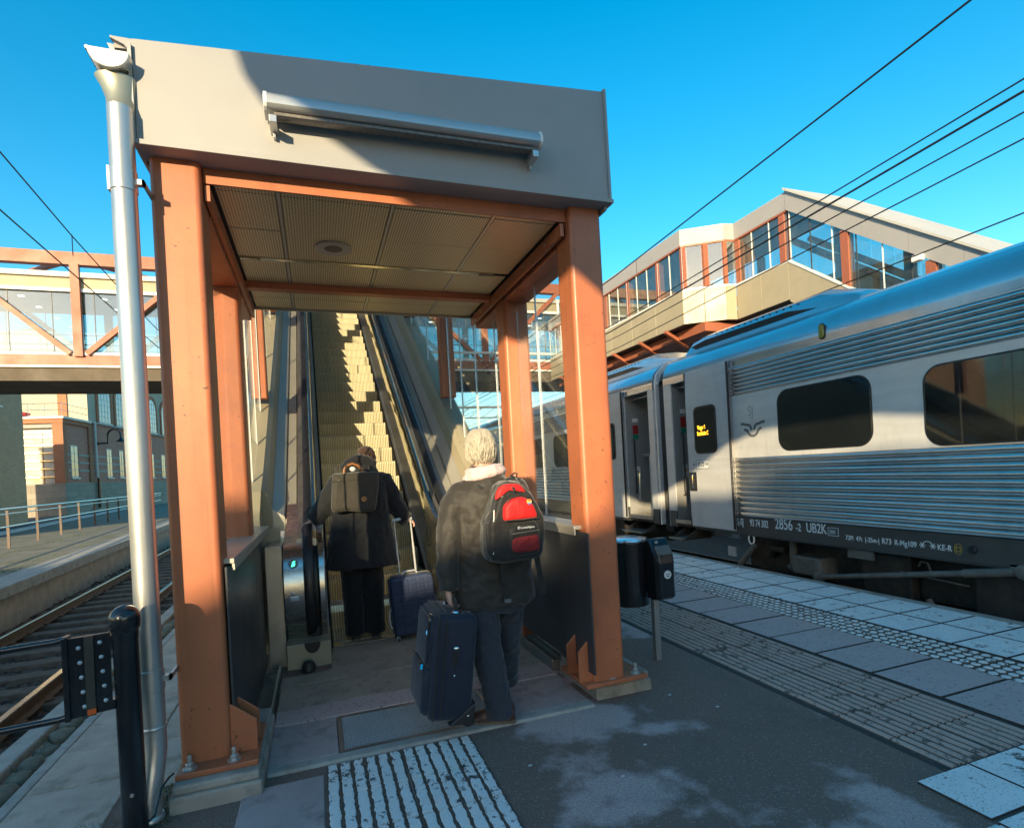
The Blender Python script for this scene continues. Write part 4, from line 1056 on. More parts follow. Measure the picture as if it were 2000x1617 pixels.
# ------------------------------------------------------------------ footbridge across the tracks
FB = thing('footbridge', 'orange truss footbridge with glazed walkway crossing behind the shelter', 'footbridge', (0, 25.8, 5.6))
roof_m = M('roof_pale', (.46, .445, .41), .5, var=.06, vs_=.6, dirt=(.4, .37, .3), dirt_amt=.4, dirt_scale=1)
roof_band = M('roof_band', (.33, .29, .20), .6, var=.08, vs_=.5)
deck_brown = M('deck_brown', (.085, .065, .045), .7, var=.2, vs_=.6, dirt=(.15, .11, .07), dirt_amt=.4)
soffit_m = M('soffit', (.26, .26, .25), .6, var=.06)
x0, x1 = -27, 30
B().box(x0, x1, 24.32, 27.6, 5.62, 5.66).build('soffit', deck_brown, FB)
for y in (24.32, 27.48): B().box(x0, x1, y, y + .12, 5.66, 6.10).build('deck_edge', deck_brown, FB)
B().box(x0, x1, 24.44, 27.48, 5.9, 6.08).build('deck', deck_brown, FB)
B().box(x0, x1, 24.22, 24.34, 6.10, 6.17).build('pale_trim', white_paint, FB)
for y in (24.30, 27.42): 
    B().box(x0, x1, y, y + .20, 6.18, 6.56).build('bottom_chord', truss_paint, FB)
    B().box(x0, x1, y - .04, y + .26, 9.88, 10.34).build('top_chord', truss_paint, FB)
B().box(x0, x1, 24.28, 24.31, 6.57, 6.66).build('pale_trim', white_paint, FB)
B().box(x0, x1, 24.36, 27.56, 9.0, 9.42).build('roof', roof_band, FB)
B().box(x0, x1, 24.26, 27.66, 9.42, 9.60).build('roof_edge', roof_m, FB)
B().box(x0, x1, 24.33, 24.37, 8.90, 9.02).build('pale_trim', white_paint, FB)
B().box(x0, x1, 24.42, 27.5, 8.92, 8.95).build('walkway_ceiling', soffit_m, FB)
for y, yg in ((24.22, 24.45), (27.58, 27.40)):
    for i in range(-3, 4):
        xn = -.2 + 7.8 * i
        for xx in (xn, xn + 3.9):
            B().box(xx - .14, xx + .14, y - .02, y + .16, 6.5 if xx == xn else 6.5, 9.9).build('post', truss_paint, FB) if xx == xn else None
        for sg in (-1, 1):
            B().bar((xn + sg * .25, y + .07, 6.6), (xn + sg * 3.8, y + .07, 9.9), .18, .20, (0, 1, 0)).build('diagonal', truss_paint, FB)
    for i in range(44):
        xa = x0 + 1.3 * i
        B().box(xa + .01, xa + 1.29, yg - .006, yg + .006, 6.60, 8.92).build('glass_pane', pane_green, FB)
        B().box(xa - .012, xa + .012, yg - .02, yg + .02, 6.60, 8.92).build('mullion', dark_panel, FB)
    for z in (7.0, 7.35):
        B().tube([(x0, yg + (.12 if y < 26 else -.12), z), (x1, yg + (.12 if y < 26 else -.12), z)], .02, 6).build('handrail', steel_dull, FB)
for i in range(-3, 4):                       # lateral braces between the top chords
    for sg in (-1, 1):
        xn = -.2 + 7.8 * i
        B().bar((xn + sg * .2, 24.4, 10.05), (xn + sg * 3.8, 27.4, 10.05), .16, .14).build('brace', truss_paint, FB)
dl = glow('downlight', (1, .93, .8), 2.5)
for i in range(-9, 12):
    for yy in (25.2, 26.6):
        B().lathe([(.10, 8.918), (.09, 8.915)], (i * 2.6 + .4, yy, 0), 10).build('downlight', dl, FB)
B().tube([(4.0, 24.15, 6.95), (4.0, 24.15, 6.9), (11.2, 24.1, 6.9), (11.35, 24.1, 7.1), (11.3, 24.1, 9.5)], .06, 8).build('drain_pipe', white_paint, FB, smooth=True)

# gallery above our escalator, joining the bridge
GA = thing('escalator_gallery', 'glazed orange framed landing above the escalator leading to the bridge', 'gallery', (.55, 19, 5.6))
B().box(-.75, 1.85, 14.6, 24.2, 5.65, 6.2).build('deck', clad_m, GA)
B().box(-.85, 1.95, 14.6, 24.2, 8.95, 9.3).build('roof', fascia_m, GA)
for x in (-.72, 1.82):
    B().box(x - .04, x + .04, 14.6, 24.2, 6.2, 6.69).build('parapet', clad_m, GA)
    for i in range(6):
        y = 14.7 + 1.88 * i
        B().box(x - .09, x + .09, y, y + .18, 6.2, 8.95).build('post', truss_paint, GA)
        if i < 5: B().box(x - .006, x + .006, y + .2, y + 1.86, 6.7, 8.93).build('glass_pane', pane_green, GA)

# glazed hall with falling roof on the next platform
GH = thing('stair_hall', 'glazed stair hall with beige panels and falling pale roof beyond the train', 'building', (12, 14, 5.6))
plan = [(10.8, 24.2), (10.8, 14.05), (11.85, 13.36), (12.18, 13.3), (12.18, 11.36)]
zb, zp, zg, zr = 5.65, 6.66, 8.05, 8.52
def ins(p, d=1.9): return (p[0] + d, p[1])
def wallseg(a, c, z0a, z1a, z0b, z1b, th, out, name, mat, bev=0):
    a = Vector((*a, 0)); c = Vector((*c, 0)); d = (c - a).normalized(); nrm = Vector((d.y, -d.x, 0)) * (1 if out else -1)
    # a..c runs towards -y: outside is -x
    nrm = Vector((-abs(d.y), -abs(d.x), 0)).normalized()
    r = []
    for p, z0, z1 in ((a, z0a, z1a), (c, z0b, z1b)):
        r.append([(p.x, p.y, z0), (p.x - nrm.x * th, p.y - nrm.y * th, z0), (p.x - nrm.x * th, p.y - nrm.y * th, z1), (p.x, p.y, z1)])
    return B().loft(r).build(name, mat, GH, bevel=bev)
def lerp(a, c, t): return (a[0] + (c[0] - a[0]) * t, a[1] + (c[1] - a[1]) * t)
counts = [7, 2, 1, 2]
for i in range(4):
    a, c = plan[i], plan[i + 1]; n = counts[i]
    for k in range(n):
        p, q = lerp(a, c, k / n), lerp(a, c, (k + 1) / n); L = math.dist(p, q); e = .006 / L
        wallseg(lerp(p, q, e), lerp(p, q, 1 - e), zb, zp, zb, zp, .06, 1, 'cladding_panel', clad_m, .006)
    wallseg(a, c, zp + .003, zp + .05, zp + .003, zp + .05, .14, 1, 'pale_sill', white_paint)
    wallseg(a, c, zg, zr, zg, zr, .12, 1, 'roof_fascia', fascia_m)
    wallseg(a, c, zg - .05, zg - .002, zg - .05, zg - .002, .1, 1, 'beam', truss_paint)
    n = max(1, round(math.dist(a, c) / .62))
    for k in range(n):
        p, q = lerp(a, c, k / n), lerp(a, c, (k + 1) / n); L = math.dist(p, q); e = .012 / L
        pa, qa = (p[0] + .05, p[1]), (q[0] + .05, q[1])
        wallseg(lerp(pa, qa, e), lerp(pa, qa, 1 - e), zp + .05, zg - .05, zp + .05, zg - .05, .01, 1, 'glass_pane', pane_green)
        B().box(pa[0] - .012, pa[0] + .012, pa[1] - .012, pa[1] + .012, zp + .05, zg - .05).build('mullion', white_paint, GH)
for (x, y, w_) in ((10.84, 22.4, .2), (10.84, 20.6, .2), (10.84, 18.8, .2), (10.84, 17.2, .2), (10.84, 15.35, .2), (10.84, 14.08, .17), (11.33, 13.72, .17), (11.82, 13.4, .12), (12.20, 13.22, .18), (12.20, 11.55, .2)):
    B().box(x, x + w_, y - w_ / 2, y + w_ / 2, zp + .052, zg - .052).build('post', truss_paint, GH, bevel=.01)
# far side of the level part and its roof, floor
B().prism([(10.82, 24.2), (10.82, 14.07), (11.86, 13.38), (12.2, 13.32), (12.2, 11.38), (14.4, 11.38), (14.4, 24.2)], 'z', zr - .02, zr + .02).build('roof', roof_m, GH)
B().prism([(10.9, 24.2), (10.9, 14.1), (11.9, 13.45), (12.28, 13.4), (12.28, 11.4), (14.3, 11.4), (14.3, 24.2)], 'z', zb + .02, zb + .3).build('floor', deck_brown, GH)
B().prism([(10.95, 24.2), (10.95, 14.2), (11.95, 13.5), (12.3, 13.4), (12.3, 11.4), (14.3, 11.4), (14.3, 24.2)], 'z', zg + .08, zg + .1).build('ceiling', soffit_m, GH)
B().box(14.3, 14.4, 11.36, 24.2, zb, zp).build('parapet', clad_m, GH)
for y in (22, 19.5, 17, 14.5, 11.6): B().box(14.28, 14.46, y - .09, y + .09, zp, zg + .08).build('post', truss_paint, GH)
for k in range(10): B().box(14.34, 14.35, 11.45 + 1.27 * k, 12.70 + 1.27 * k, zp, zg + .08).build('glass_pane', pane_green, GH)
sl_ = .752
def slz(y, z): return z - sl_ * (11.36 - y)
for (xa, xb_) in ((12.18, 12.24), (14.34, 14.40)):
    for k in range(5):
        ya, yb = 11.36 - 1.7 * k, 11.36 - 1.7 * (k + 1)
        B().loft([[(xa, y, slz(y, zb) - .05), (xb_, y, slz(y, zb) - .05), (xb_, y, slz(y, zp)), (xa, y, slz(y, zp))] for y in (ya - .004, yb + .004)]).build('cladding_panel', clad_m, GH)
    B().loft([[(xa - .02, y, slz(y, zp) + .003), (xb_ + .06, y, slz(y, zp) + .003), (xb_ + .06, y, slz(y, zp) + .06), (xa - .02, y, slz(y, zp) + .06)] for y in (11.36, 2.9)]).build('pale_sill', white_paint, GH)
    for k in range(6):
        ya, yb = 11.36 - 1.05 * k, 11.36 - 1.05 * (k + 1)
        B().loft([[(xa - .012, y, slz(y, zg)), (xb_, y, slz(y, zg)), (xb_, y, slz(y, zr) + .06), (xa - .012, y, slz(y, zr) + .06)] for y in (ya - .003, yb + .003)]).build('roof_fascia', fascia_m, GH)
    for k, y in enumerate((9.72, 7.8, 5.9)):
        B().loft([[(xa + .01, y + a, z), (xa + .21, y + a, z), (xa + .21, y + b_, z), (xa + .01, y + b_, z)] for a, b_, z in ((-.1, .1, slz(y, zp)), (-.1, .1, slz(y, zg)))]).build('post', truss_paint, GH)
    for k in range(14):
        ya, yb = 11.3 - .62 * k, 11.3 - .62 * (k + 1)
        B().loft([[(xa + .05, y, slz(y, zp) + .06), (xa + .06, y, slz(y, zp) + .06), (xa + .06, y, slz(y, zg) - .01), (xa + .05, y, slz(y, zg) - .01)] for y in (ya - .01, yb + .01)]).build('glass_pane', pane_green, GH)
        if xa < 13: B().box(xa + .045, xa + .065, ya - .012, ya + .012, slz(ya, zp) + .05, slz(ya, zg)).build('mullion', dark_panel if k % 2 else white_paint, GH)
B().loft([[(12.1, y, slz(y, zr) + .06), (14.5, y, slz(y, zr) + .06), (14.5, y, slz(y, zr) + .12), (12.1, y, slz(y, zr) + .12)] for y in (11.36, 2.9)]).build('roof', roof_m, GH)
B().loft([[(12.3, y, slz(y, zb)), (14.3, y, slz(y, zb)), (14.3, y, slz(y, zb) + .2), (12.3, y, slz(y, zb) + .2)] for y in (11.36, 3)]).build('stair_flight', deck_brown, GH)
for xa in (12.75, 13.95):
    B().tube([(xa, y, slz(y, 7.15)) for y in (12.2, 11.3, 3.5)], .09, 8).build('escalator_handrail', tinted, GH, smooth=True)
B().box(12.05, 12.19, 7.9, 8.1, slz(8.0, zg) - .12, slz(8.0, zg) + .02).build('floodlight', white_paint, GH, bevel=.02)
for i, y in enumerate((23, 20.6, 18.2, 16.4, 14.9)):                # brackets below the gallery
    B().bar((10.7, y, 5.62), (11.6, y + .1, 5.2), .12, .10).build('bracket', truss_paint, GH)
B().box(11.2, 14.0, 13.6, 24.2, 5.35, 5.62).build('girder', truss_paint, GH)
for y in (14.6, 21): B().box(12.5, 12.9, y, y + .4, -1, 5.36).build('column', truss_paint, GH)
far_pf = B().box(11.2, 16.5, -14, 64, -1, -.02).build('next_platform', asphalt, kind='structure')

# ------------------------------------------------------------------ overhead wires
wire_m = M('wire', (.02, .02, .022), .5, metal=.4)
def wire(label, pts, r=.011):
    B().tube(pts, r, 5).build('overhead_wire', wire_m, label=label, cat='overhead wire', group='overhead wires')
wire('topmost thin black wire over the train crossing the open sky', [(6.2, -14, 6.3), (6.2, 3.5, 5.80), (6.2, 10.3, 5.5), (6.2, 23.5, 5.3)], .012)
wire('upper black contact wire of the close pair above the train roof', [(7.1, -14, 5.3), (7.1, 3.54, 5.25), (7.1, 12.2, 4.95), (7.1, 60, 4.9)], .010)
wire('lower thicker black wire of the close pair above the train roof', [(7.2, -14, 5.26), (7.2, 3.54, 5.18), (7.2, 12.2, 4.86), (7.2, 60, 4.8)], .015)
wire('thin black wire passing in front of the gallery windows', [(8.2, -14, 5.6), (8.2, 3.9, 5.45), (8.2, 13.5, 5.1), (8.2, 60, 5.0)])
wire('thin black wire passing in front of the beige gallery panels', [(8.5, -14, 5.4), (8.5, 4.2, 5.27), (8.5, 14, 4.9), (8.5, 60, 4.8)])
wire('lowest black wire just above the ribbed train roof', [(9.0, -14, 4.8), (9.0, 4.5, 4.53), (9.0, 14, 4.35), (9.0, 60, 4.3)])
wire('upper black catenary wire above the left track', [(-3.8, 4, 6.45), (-3.8, 9.2, 6.15), (-3.8, 11.5, 5.97), (-3.8, 16, 5.75), (-3.8, 24, 5.58)])
wire('lower black contact wire above the left track', [(-3.8, 4, 5.40), (-3.8, 9.1, 5.33), (-3.8, 14, 5.26), (-3.8, 60, 5.15)])
B().tube([(-3.8, 11.5, 5.99), (-3.8, 11.5, 5.62)], .008, 4).build('wire_dropper', wire_m, label='short upright hanger on the left catenary wire', cat='wire hanger')
B().tube([(6.2, 9.45, 5.54), (6.2, 9.45, 4.6)], .006, 4).build('wire_dropper', wire_m, label='short upright hanger below the topmost wire beside the gallery', cat='wire hanger')
# distant catenary portal under the bridge
gp = thing('catenary_portal', 'dark steel catenary portal over the tracks seen under the bridge', 'gantry', (4, 48, -.8))
B().box(-6.2, -5.9, 47.9, 48.2, -.8, 7.6).build('mast', steel_dull, gp); B().box(18, 18.3, 47.9, 48.2, -.8, 7.6).build('mast', steel_dull, gp)
B().box(-6.2, 18.3, 47.95, 48.1, 7.2, 7.4).build('beam', steel_dull, gp); B().box(-6.2, 18.3, 47.95, 48.1, 6.3, 6.4).build('beam', steel_dull, gp)
for i in range(20): B().bar((-6 + 1.2 * i, 48.02, 6.4), (-6 + 1.2 * (i + 1) - .6 * 0, 48.02, 7.2), .05, .05).build('lattice_bar', steel_dull, gp)

# ------------------------------------------------------------------ railing on the far platform
RL = thing('railing', 'long steel railing with two rails along the far platform', 'railing', (-9.5, 28, 0))
def fx(y): return -8.80 - .098 * (y - 20.7)
for i in range(13):
    y = 15.7 + 2.45 * i
    B().box(fx(y) - .035, fx(y) + .035, y - .02, y + .02, -.03, 1.10).build('post', M('railing_post', (.10, .065, .045), .6, var=.3) if i == 0 else MATS['railing_post'], RL)
for z, r in ((1.15, .03), (1.0, .018), (.62, .026)):
    B().tube([(fx(y) + .02, y, z + (0)) for y in (10, 24, 50)], r, 8).build('rail', steel, RL, smooth=True)

# ------------------------------------------------------------------ station building
def brick_mat(name, c1, c2, mortar, scale, sx=.25, sz=.075):
    m, t, b, pos = nodes(name)
    s = N(t, 'SeparateXYZ'); t.links.new(pos, s.inputs[0])
    ad = N(t, 'Math', operation='ADD'); t.links.new(s.outputs[0], ad.inputs[0]); t.links.new(s.outputs[1], ad.inputs[1])
    cb_ = N(t, 'CombineXYZ'); t.links.new(ad.outputs[0], cb_.inputs[0]); t.links.new(s.outputs[2], cb_.inputs[1])
    br = N(t, 'TexBrick', Scale=1.0); br.inputs['Brick Width'].default_value = sx; br.inputs['Row Height'].default_value = sz; br.inputs['Mortar Size'].default_value = .008
    br.inputs['Color1'].default_value = (*c1, 1); br.inputs['Color2'].default_value = (*c2, 1); br.inputs['Mortar'].default_value = (*mortar, 1)
    t.links.new(cb_.outputs[0], br.inputs['Vector'])
    n1 = noise(t, pos, .9, 5, .6)
    t.links.new(mixc(t, ramp(t, n1, .3, .75), br.outputs['Color'], mixc(t, .35, br.outputs['Color'], tuple(x * .5 for x in c1))), b.inputs['Base Color'])
    b.inputs['Roughness'].default_value = .85; return m
red_brick = brick_mat('red_brick', (.55, .21, .14), (.42, .15, .10), (.42, .31, .24), 1)
orange_brick = brick_mat('orange_brick', (.46, .17, .075), (.38, .13, .06), (.3, .19, .13), 1)
tan_brick = brick_mat('tan_brick', (.66, .40, .23), (.55, .33, .19), (.22, .165, .11), 1, .3, .10)
cream = M('cream_render', (.40, .375, .29), .85, var=.08, vs_=.5, dirt=(.3, .27, .2), dirt_amt=.4)
stone_m = brick_mat('stone_base', (.28, .25, .20), (.36, .31, .25), (.15, .13, .11), 1, .8, .42)
band_m = M('stone_band', (.34, .31, .26), .8, var=.1)
wood_white = M('window_white', (.55, .54, .49), .5, var=.05)
win_glass = M('window_glass', (.09, .11, .13), .04, var=.4, vs_=.8, spec=1, rvar=0)
XF = Matrix.Translation((-16.75, 47, 0)) @ Matrix.Rotation(-math.atan(.093), 4, 'Z')
SB = thing('station_building', 'old brick station building with cream gable and arched windows', 'building', (-16.75, 47, 0))
def sb(b, name, mat, parent=None, **k): return b.xf(XF).build(name, mat, parent or SB, **k)
sb(B().box(-14, -.02, .5, 3.7, 0, 6.9), 'brick_wall', red_brick); sb(B().box(-14, -.001, 3.72, 45, 0, 6.93), 'brick_wall', red_brick)
sb(B().box(-14, .06, -.02, 45, -.4, 2.28), 'stone_base', stone_m)
for y in (0, 3.66): sb(B().box(-.55, .09, y - .05, y + .42, 2.28, 6.75), 'pilaster', orange_brick)
sb(B().box(-14, .12, -.08, 3.7, 6.5, 6.82), 'cornice', orange_brick); sb(B().box(-14, .22, -.18, 3.85, 6.82, 6.98), 'roof_edge', wood_white)
sb(B().box(-.05, .16, 3.85, 45, 6.86, 7.0), 'ledge', band_m)
for z in (4.30, 3.74, 3.16):
    for ya, yb in ((.42, 1.0), (2.1, 3.6), (4.1, 6.75), (7.3, 9.1), (9.7, 10.5), (11.1, 22)):
        sb(B().box(-.02, .035, ya, yb, z - .09, z + .09), 'stone_band', band_m)
def swin(y, w_, z0, z1, nx, nz, arched=False):
    if arched:
        r = w_ / 2; pts = [(y + r, z0), (y + r, z1 - r)] + [(y + r * math.cos(R(a)), z1 - r + r * math.sin(R(a))) for a in range(15, 180, 15)] + [(y - r, z1 - r), (y - r, z0)]
    else: pts = [(y - w_ / 2, z0), (y + w_ / 2, z0), (y + w_ / 2, z1), (y - w_ / 2, z1)]
    f = sb(B().prism(pts, 'x', -.04, .03), 'window', wood_white)
    k = .9; cz = (z0 + z1) / 2
    sb(B().prism([((p - y) * k + y, (q - cz) * (1 - .18 / (z1 - z0)) + cz) for p, q in pts], 'x', .03, .036), 'pane', win_glass, f)
    b = B()
    for i in range(1, nx): yy = y - w_ / 2 + w_ * i / nx; b.box(.036, .05, yy - .022, yy + .022, z0 + .06, z1 - (r * .25 if arched else .05))
    for i in range(1, nz):
        zz = z0 + (z1 - z0) * i / nz; hw = w_ / 2
        if arched and zz > z1 - r: hw = math.sqrt(max(.01, r * r - (zz - z1 + r) ** 2))
        b.box(.036, .051, y - hw + .03, y + hw - .03, zz - .02, zz + .02)
    sb(b, 'glazing_bars', wood_white, f)
    if arched:
        rr = r + .32; ri = r + .01
        arc = [(y + rr * math.cos(R(a)), z1 - r + rr * math.sin(R(a))) for a in range(0, 181, 12)]; arc2 = [(y + ri * math.cos(R(a)), z1 - r + ri * math.sin(R(a))) for a in range(180, -1, -12)]
        sb(B().prism([(y + rr, z0)] + arc + [(y - rr, z0), (y - ri, z0)] + arc2 + [(y + ri, z0)], 'x', -.02, .075), 'brick_arch', orange_brick, f)
    sb(B().box(-.02, .12, y - w_ / 2 - .12, y + w_ / 2 + .12, z0 - .10, z0), 'sill', wood_white, f)
for (y, w_) in ((1.45, .95), (6.95, .85), (9.2, .75), (10.65, .75), (13.6, .9), (16.0, .9), (19.0, .9), (22, .9)): swin(y, w_, 2.65, 5.0, 2, 4)
# upper storey: cream walls, arched windows
sb(B().box(-13, -.03, 3.9, 45, 6.95, 12.4), 'cream_wall', cream)
sb(B().box(-1.95, -1.35, 3.80, 3.89, 7, 12), 'brick_pier', orange_brick)
for y in (6.55, 9.65, 13.4, 16.6, 20.2, 23.6): swin(y, 2.1, 7.1, 10.4, 4, 7, True)
tile_m = M('roof_tiles', (.20, .185, .165), .8, var=.25, vs_=9, stretch=(1, 1, 3))
hip = B(); V = [(-14.2, 3.2, 12.3), (.4, 3.2, 12.3), (.4, 46, 12.3), (-14.2, 46, 12.3), (-6.6, 11.5, 16.2), (-6.6, 38, 16.2), (-14.2, 3.2, 12.1), (.4, 3.2, 12.1), (.4, 46, 12.1), (-14.2, 46, 12.1)]
hip.add(V, [(0, 1, 4), (1, 2, 5, 4), (2, 3, 5), (3, 0, 4, 5), (6, 7, 1, 0), (7, 8, 2, 1), (8, 9, 3, 2), (9, 6, 0, 3), (9, 8, 7, 6)])
sb(hip, 'tiled_roof', tile_m)
# glazed bay facing the camera with horizontal louvres, terrace rail
bay = sb(B().box(-2.6, -.62, .46, .52, 1.58, 6.2), 'window', wood_white)
sb(B().box(-2.5, -.72, .44, .459, 1.7, 5.9), 'pane', M('bay_glass', (.38, .41, .40), .12, var=.35, vs_=.9), bay)  # pale pane colour stands in for the bright sky reflected in it
sb(B().box(-1.42, -1.36, .43, .44, 1.7, 5.9), 'glazing_bar', dark_panel, bay)
for i in range(8): sb(B().box(-2.62, -.6, .30, .42, 1.62 + .56 * i, 1.68 + .56 * i), 'louvre', steel, bay)
sb(B().box(-2.7, -.5, .1, .44, 6.2, 6.5), 'canopy', soffit_m, bay)
for i in range(5): sb(B().tube([(-4 + i, .1, 6.98), (-4 + i, .1, 7.9)], .02, 5), 'terrace_post', steel)
for z in (7.45, 7.9): sb(B().tube([(-8, .1, z), (.0, .1, z), (.05, 3.6, z)], .022, 5), 'terrace_rail', steel)
sb(B().tube([(.14, 4.5, 7.0), (.14, 4.5, 2.75), (.22, 4.5, 2.6)], .09, 10), 'drain_pipe', wood_white, smooth=True); sb(B().tube([(.22, 4.5, 2.6), (.22, 4.5, .3)], .10, 10), 'drain_pipe', black_paint, smooth=True)
sb(B().ell((-3.0, .5, 7.22), 1.0, .3, .2, 10, 6), 'red_cover', M('red_cover', (.28, .02, .03), .6))
# gooseneck wall lamp
WL = thing('wall_lamp', 'dark gooseneck lamp on the brick station wall', 'wall lamp', tuple(XF @ Vector((.1, 5.1, 5.3))))
def wl(b, n, m_, p=WL, **k): return b.xf(XF).build(n, m_, p, **k)
wl(B().lathe([(.14, 0), (.10, .1)], (.05, 5.1, 5.35), 10, Matrix.Rotation(R(90), 4, 'Y').to_3x3()), 'wall_plate', black_paint)
arm = [(.1, 5.1, 5.35), (.75, 5.1, 5.35), (.75, 5.1, 5.9)] + [(.75 + .45 - .45 * math.cos(R(a)), 5.1, 6.0 + .45 * math.sin(R(a))) for a in range(0, 181, 20)] + [(1.65, 5.1, 5.75)]
wl(B().tube(arm, .075, 8), 'arm', black_paint, smooth=True)
wl(B().lathe([(.06, 5.85), (.09, 5.7), (.20, 5.58), (.38, 5.45), (.36, 5.45), (.1, 5.6)], (1.65, 5.1, 0), 16), 'lamp_shade', black_paint, smooth=True)
wl(B().ell((1.65, 5.1, 5.47), .12, .12, .1, 10, 6), 'bulb', M('bulb', (.5, .45, .3), .3), smooth=True)

# low tan brick building at the left edge

OB = thing('brick_outbuilding', 'low tan brick outbuilding with flat roof at the left edge', 'building', (-17, 30, 0))
B().box(-24, -15.3, 20, 38, -.1, 7.25).build('brick_wall', tan_brick, OB)
B().box(-24.1, -15.22, 19.9, 38.1, 7.25, 7.42).build('roof_edge', steel_dull, OB)
B().box(-15.29, -15.26, 34.7, 35.9, 6.2, 6.27).build('wall_strip', white_paint, OB)

# ------------------------------------------------------------------ unseen blockers added behind the viewpoint to cast the fitted shade
H2 = Vector((.51666, .85619, 0)); S2 = Vector((.85619, -.51666, 0))
def sunM(t): return Matrix(((S2.x, H2.x, 0, H2.x * t), (S2.y, H2.y, 0, H2.y * t), (0, 0, 1, 0), (0, 0, 0, 1)))
def shade(prof, t, th, name, mat, parent):
    pts = [(s, h - .2325 * t) for s, h in prof]
    return B().prism(pts, 'y', -th, 0).xf(sunM(t)).build(name, mat, parent)
KB = thing('shadow_block', 'added unseen block behind the viewpoint with top cut to the lower shadow edge', 'building', tuple(H2 * -22))
t0 = -20.0
shade([(-13, -6), (9.5, -6), (9.5, 2.5), (5, 2.6), (3.24, 2.79), (2.57, 3.0), (2.0, 3.05), (1.43, 2.9), (1.0, 3.05), (.3, 3.1), (-.02, 2.9), (-.08, 2.0), (-.26, 1.93), (-.99, 1.78), (-2.0, 1.56), (-2.27, 1.4), (-2.36, 2.2), (-13, 2.2)], t0, 6, 'wall', cream, KB)  # added light blocker; top follows the lower shade line on posts and train
RB_ = thing('shadow_screen', 'added unseen thin screen behind the viewpoint cut to the upper shadow edge', 'roof', tuple(H2 * -3.8))
shade([(-1.90, 5.0), (-1.85, 4.5), (-1.77, 4.19), (-1.69, 4.06), (-1.54, 4.04), (-1.09, 3.79), (-.26, 3.61), (-.07, 3.47), (.3, 3.3), (.6, 3.3), (1.01, 3.45), (1.43, 3.69), (1.75, 3.75), (2.57, 3.48), (3.24, 3.05), (5, 2.95), (7.5, 2.9), (7.5, 5.0), (1.2, 5.6), (-.2, 5.6)], -3.8, .3, 'shade_outline_high', deck_brown, RB_)  # added light blocker; underside follows the upper shade line on fascia and train
# ------------------------------------------------------------------ litter bin with ashtray
LB = thing('litter_bin', 'round black litter bin with bright metal lid beside the right post', 'litter bin', (2.27, 3.78, 0))
B().lathe([(.145, .40), (.152, .405), (.152, .885), (.150, .89)], (2.27, 3.80, 0), 32).build('drum', black_paint, LB, smooth=True)
B().lathe([(.150, .892), (.155, .898), (.150, .912), (.10, .924), (.02, .926)], (2.27, 3.80, 0), 32).build('lid', M('lid_metal', (.62, .62, .64), .22, metal=1, var=.1), LB, smooth=True)
B().box(2.345, 2.392, 3.585, 3.632, 0, .60).build('post', M('galvanised', (.30, .32, .33), .45, metal=.6, var=.12, vs_=6, dirt=(.2, .16, .12), dirt_amt=.4), LB, bevel=.004)
B().box(2.355, 2.382, 3.63, 3.67, .5, .82).build('mount', black_paint, LB)
AT = thing('ashtray', 'black wall ashtray with slanted grille and round smoking symbol on the bin post', 'ashtray', (2.42, 3.58, .45))
pts = [(3.655, .915), (3.60, .915), (3.515, .80), (3.505, .74), (3.505, .485), (3.535, .465), (3.655, .465)]
rings = []
for x, k in ((2.335, .82), (2.362, 1), (2.478, 1), (2.505, .82)):
    rings.append([(x, 3.655 - (3.655 - y) * k, z) for y, z in pts])
B().loft(rings).build('box', black_paint, AT, bevel=.004)
nz = Vector((0, -.115, .085)).normalized()
b = B()
for i in range(7):
    for j in range(5):
        t = .12 + .13 * j; b.lathe([(.0045, 0), (.0045, .002)], (2.375 + .0155 * i + .004 * (j % 2), 3.60 - .085 * t - .001, .915 - .115 * t), 6)
o = b.build('holes', rubber, AT); o['kind'] = 'stuff'
B().loft([[(2.355, 3.597 - .085 * .45, .915 - .115 * .45 + .004), (2.485, 3.597 - .085 * .45, .915 - .115 * .45 + .004), (2.485, 3.597 - .085 * .97, .915 - .115 * .97 + .004), (2.355, 3.597 - .085 * .97, .915 - .115 * .97 + .004)], [(2.355, 3.60 - .085 * .45, .915 - .115 * .45 - .01), (2.485, 3.60 - .085 * .45, .915 - .115 * .45 - .01), (2.485, 3.60 - .085 * .97, .915 - .115 * .97 - .01), (2.355, 3.60 - .085 * .97, .915 - .115 * .97 - .01)]]).build('grille', under_grey, AT)
for i in range(3):
    B().box(2.375 + .034 * i, 2.398 + .034 * i, 3.508, 3.516, .793, .801).build('slot', rubber, AT)
B().box(2.375, 2.398, 3.572, 3.582, .884, .902).build('lock_plate', zinc, AT)
MR = Matrix.Rotation(R(90), 4, 'X').to_3x3()
ds = B().lathe([(.031, 0), (.031, .0015)], (2.425, 3.5045, .655), 24, MR).build('symbol_disc', white_paint, AT)
B().lathe([(.0275, .0015), (.0275, .0022)], (2.425, 3.5045, .655), 24, MR).lathe([(.0255, .0016), (.0255, .0030)], (2.425, 3.5045, .655), 24, MR).build('symbol_ring', MATS['symbol_grey'] if 'symbol_grey' in MATS else M('symbol_grey', (.62, .64, .64), .5, var=.02), ds)
B().box(2.407, 2.437, 3.5008, 3.5015, .655, .660).box(2.439, 2.444, 3.5008, 3.5015, .655, .660).build('cigarette_mark', black_paint, ds)
B().tube([(2.437, 3.5012, .664), (2.442, 3.5012, .668), (2.437, 3.5012, .672), (2.441, 3.5012, .676)], .0014, 4).build('smoke_mark', black_paint, ds)
B().box(2.412, 2.438, 3.5008, 3.5015, .640, .643).box(2.412, 2.438, 3.5008, 3.5015, .645, .648).build('text_mark', black_paint, ds)

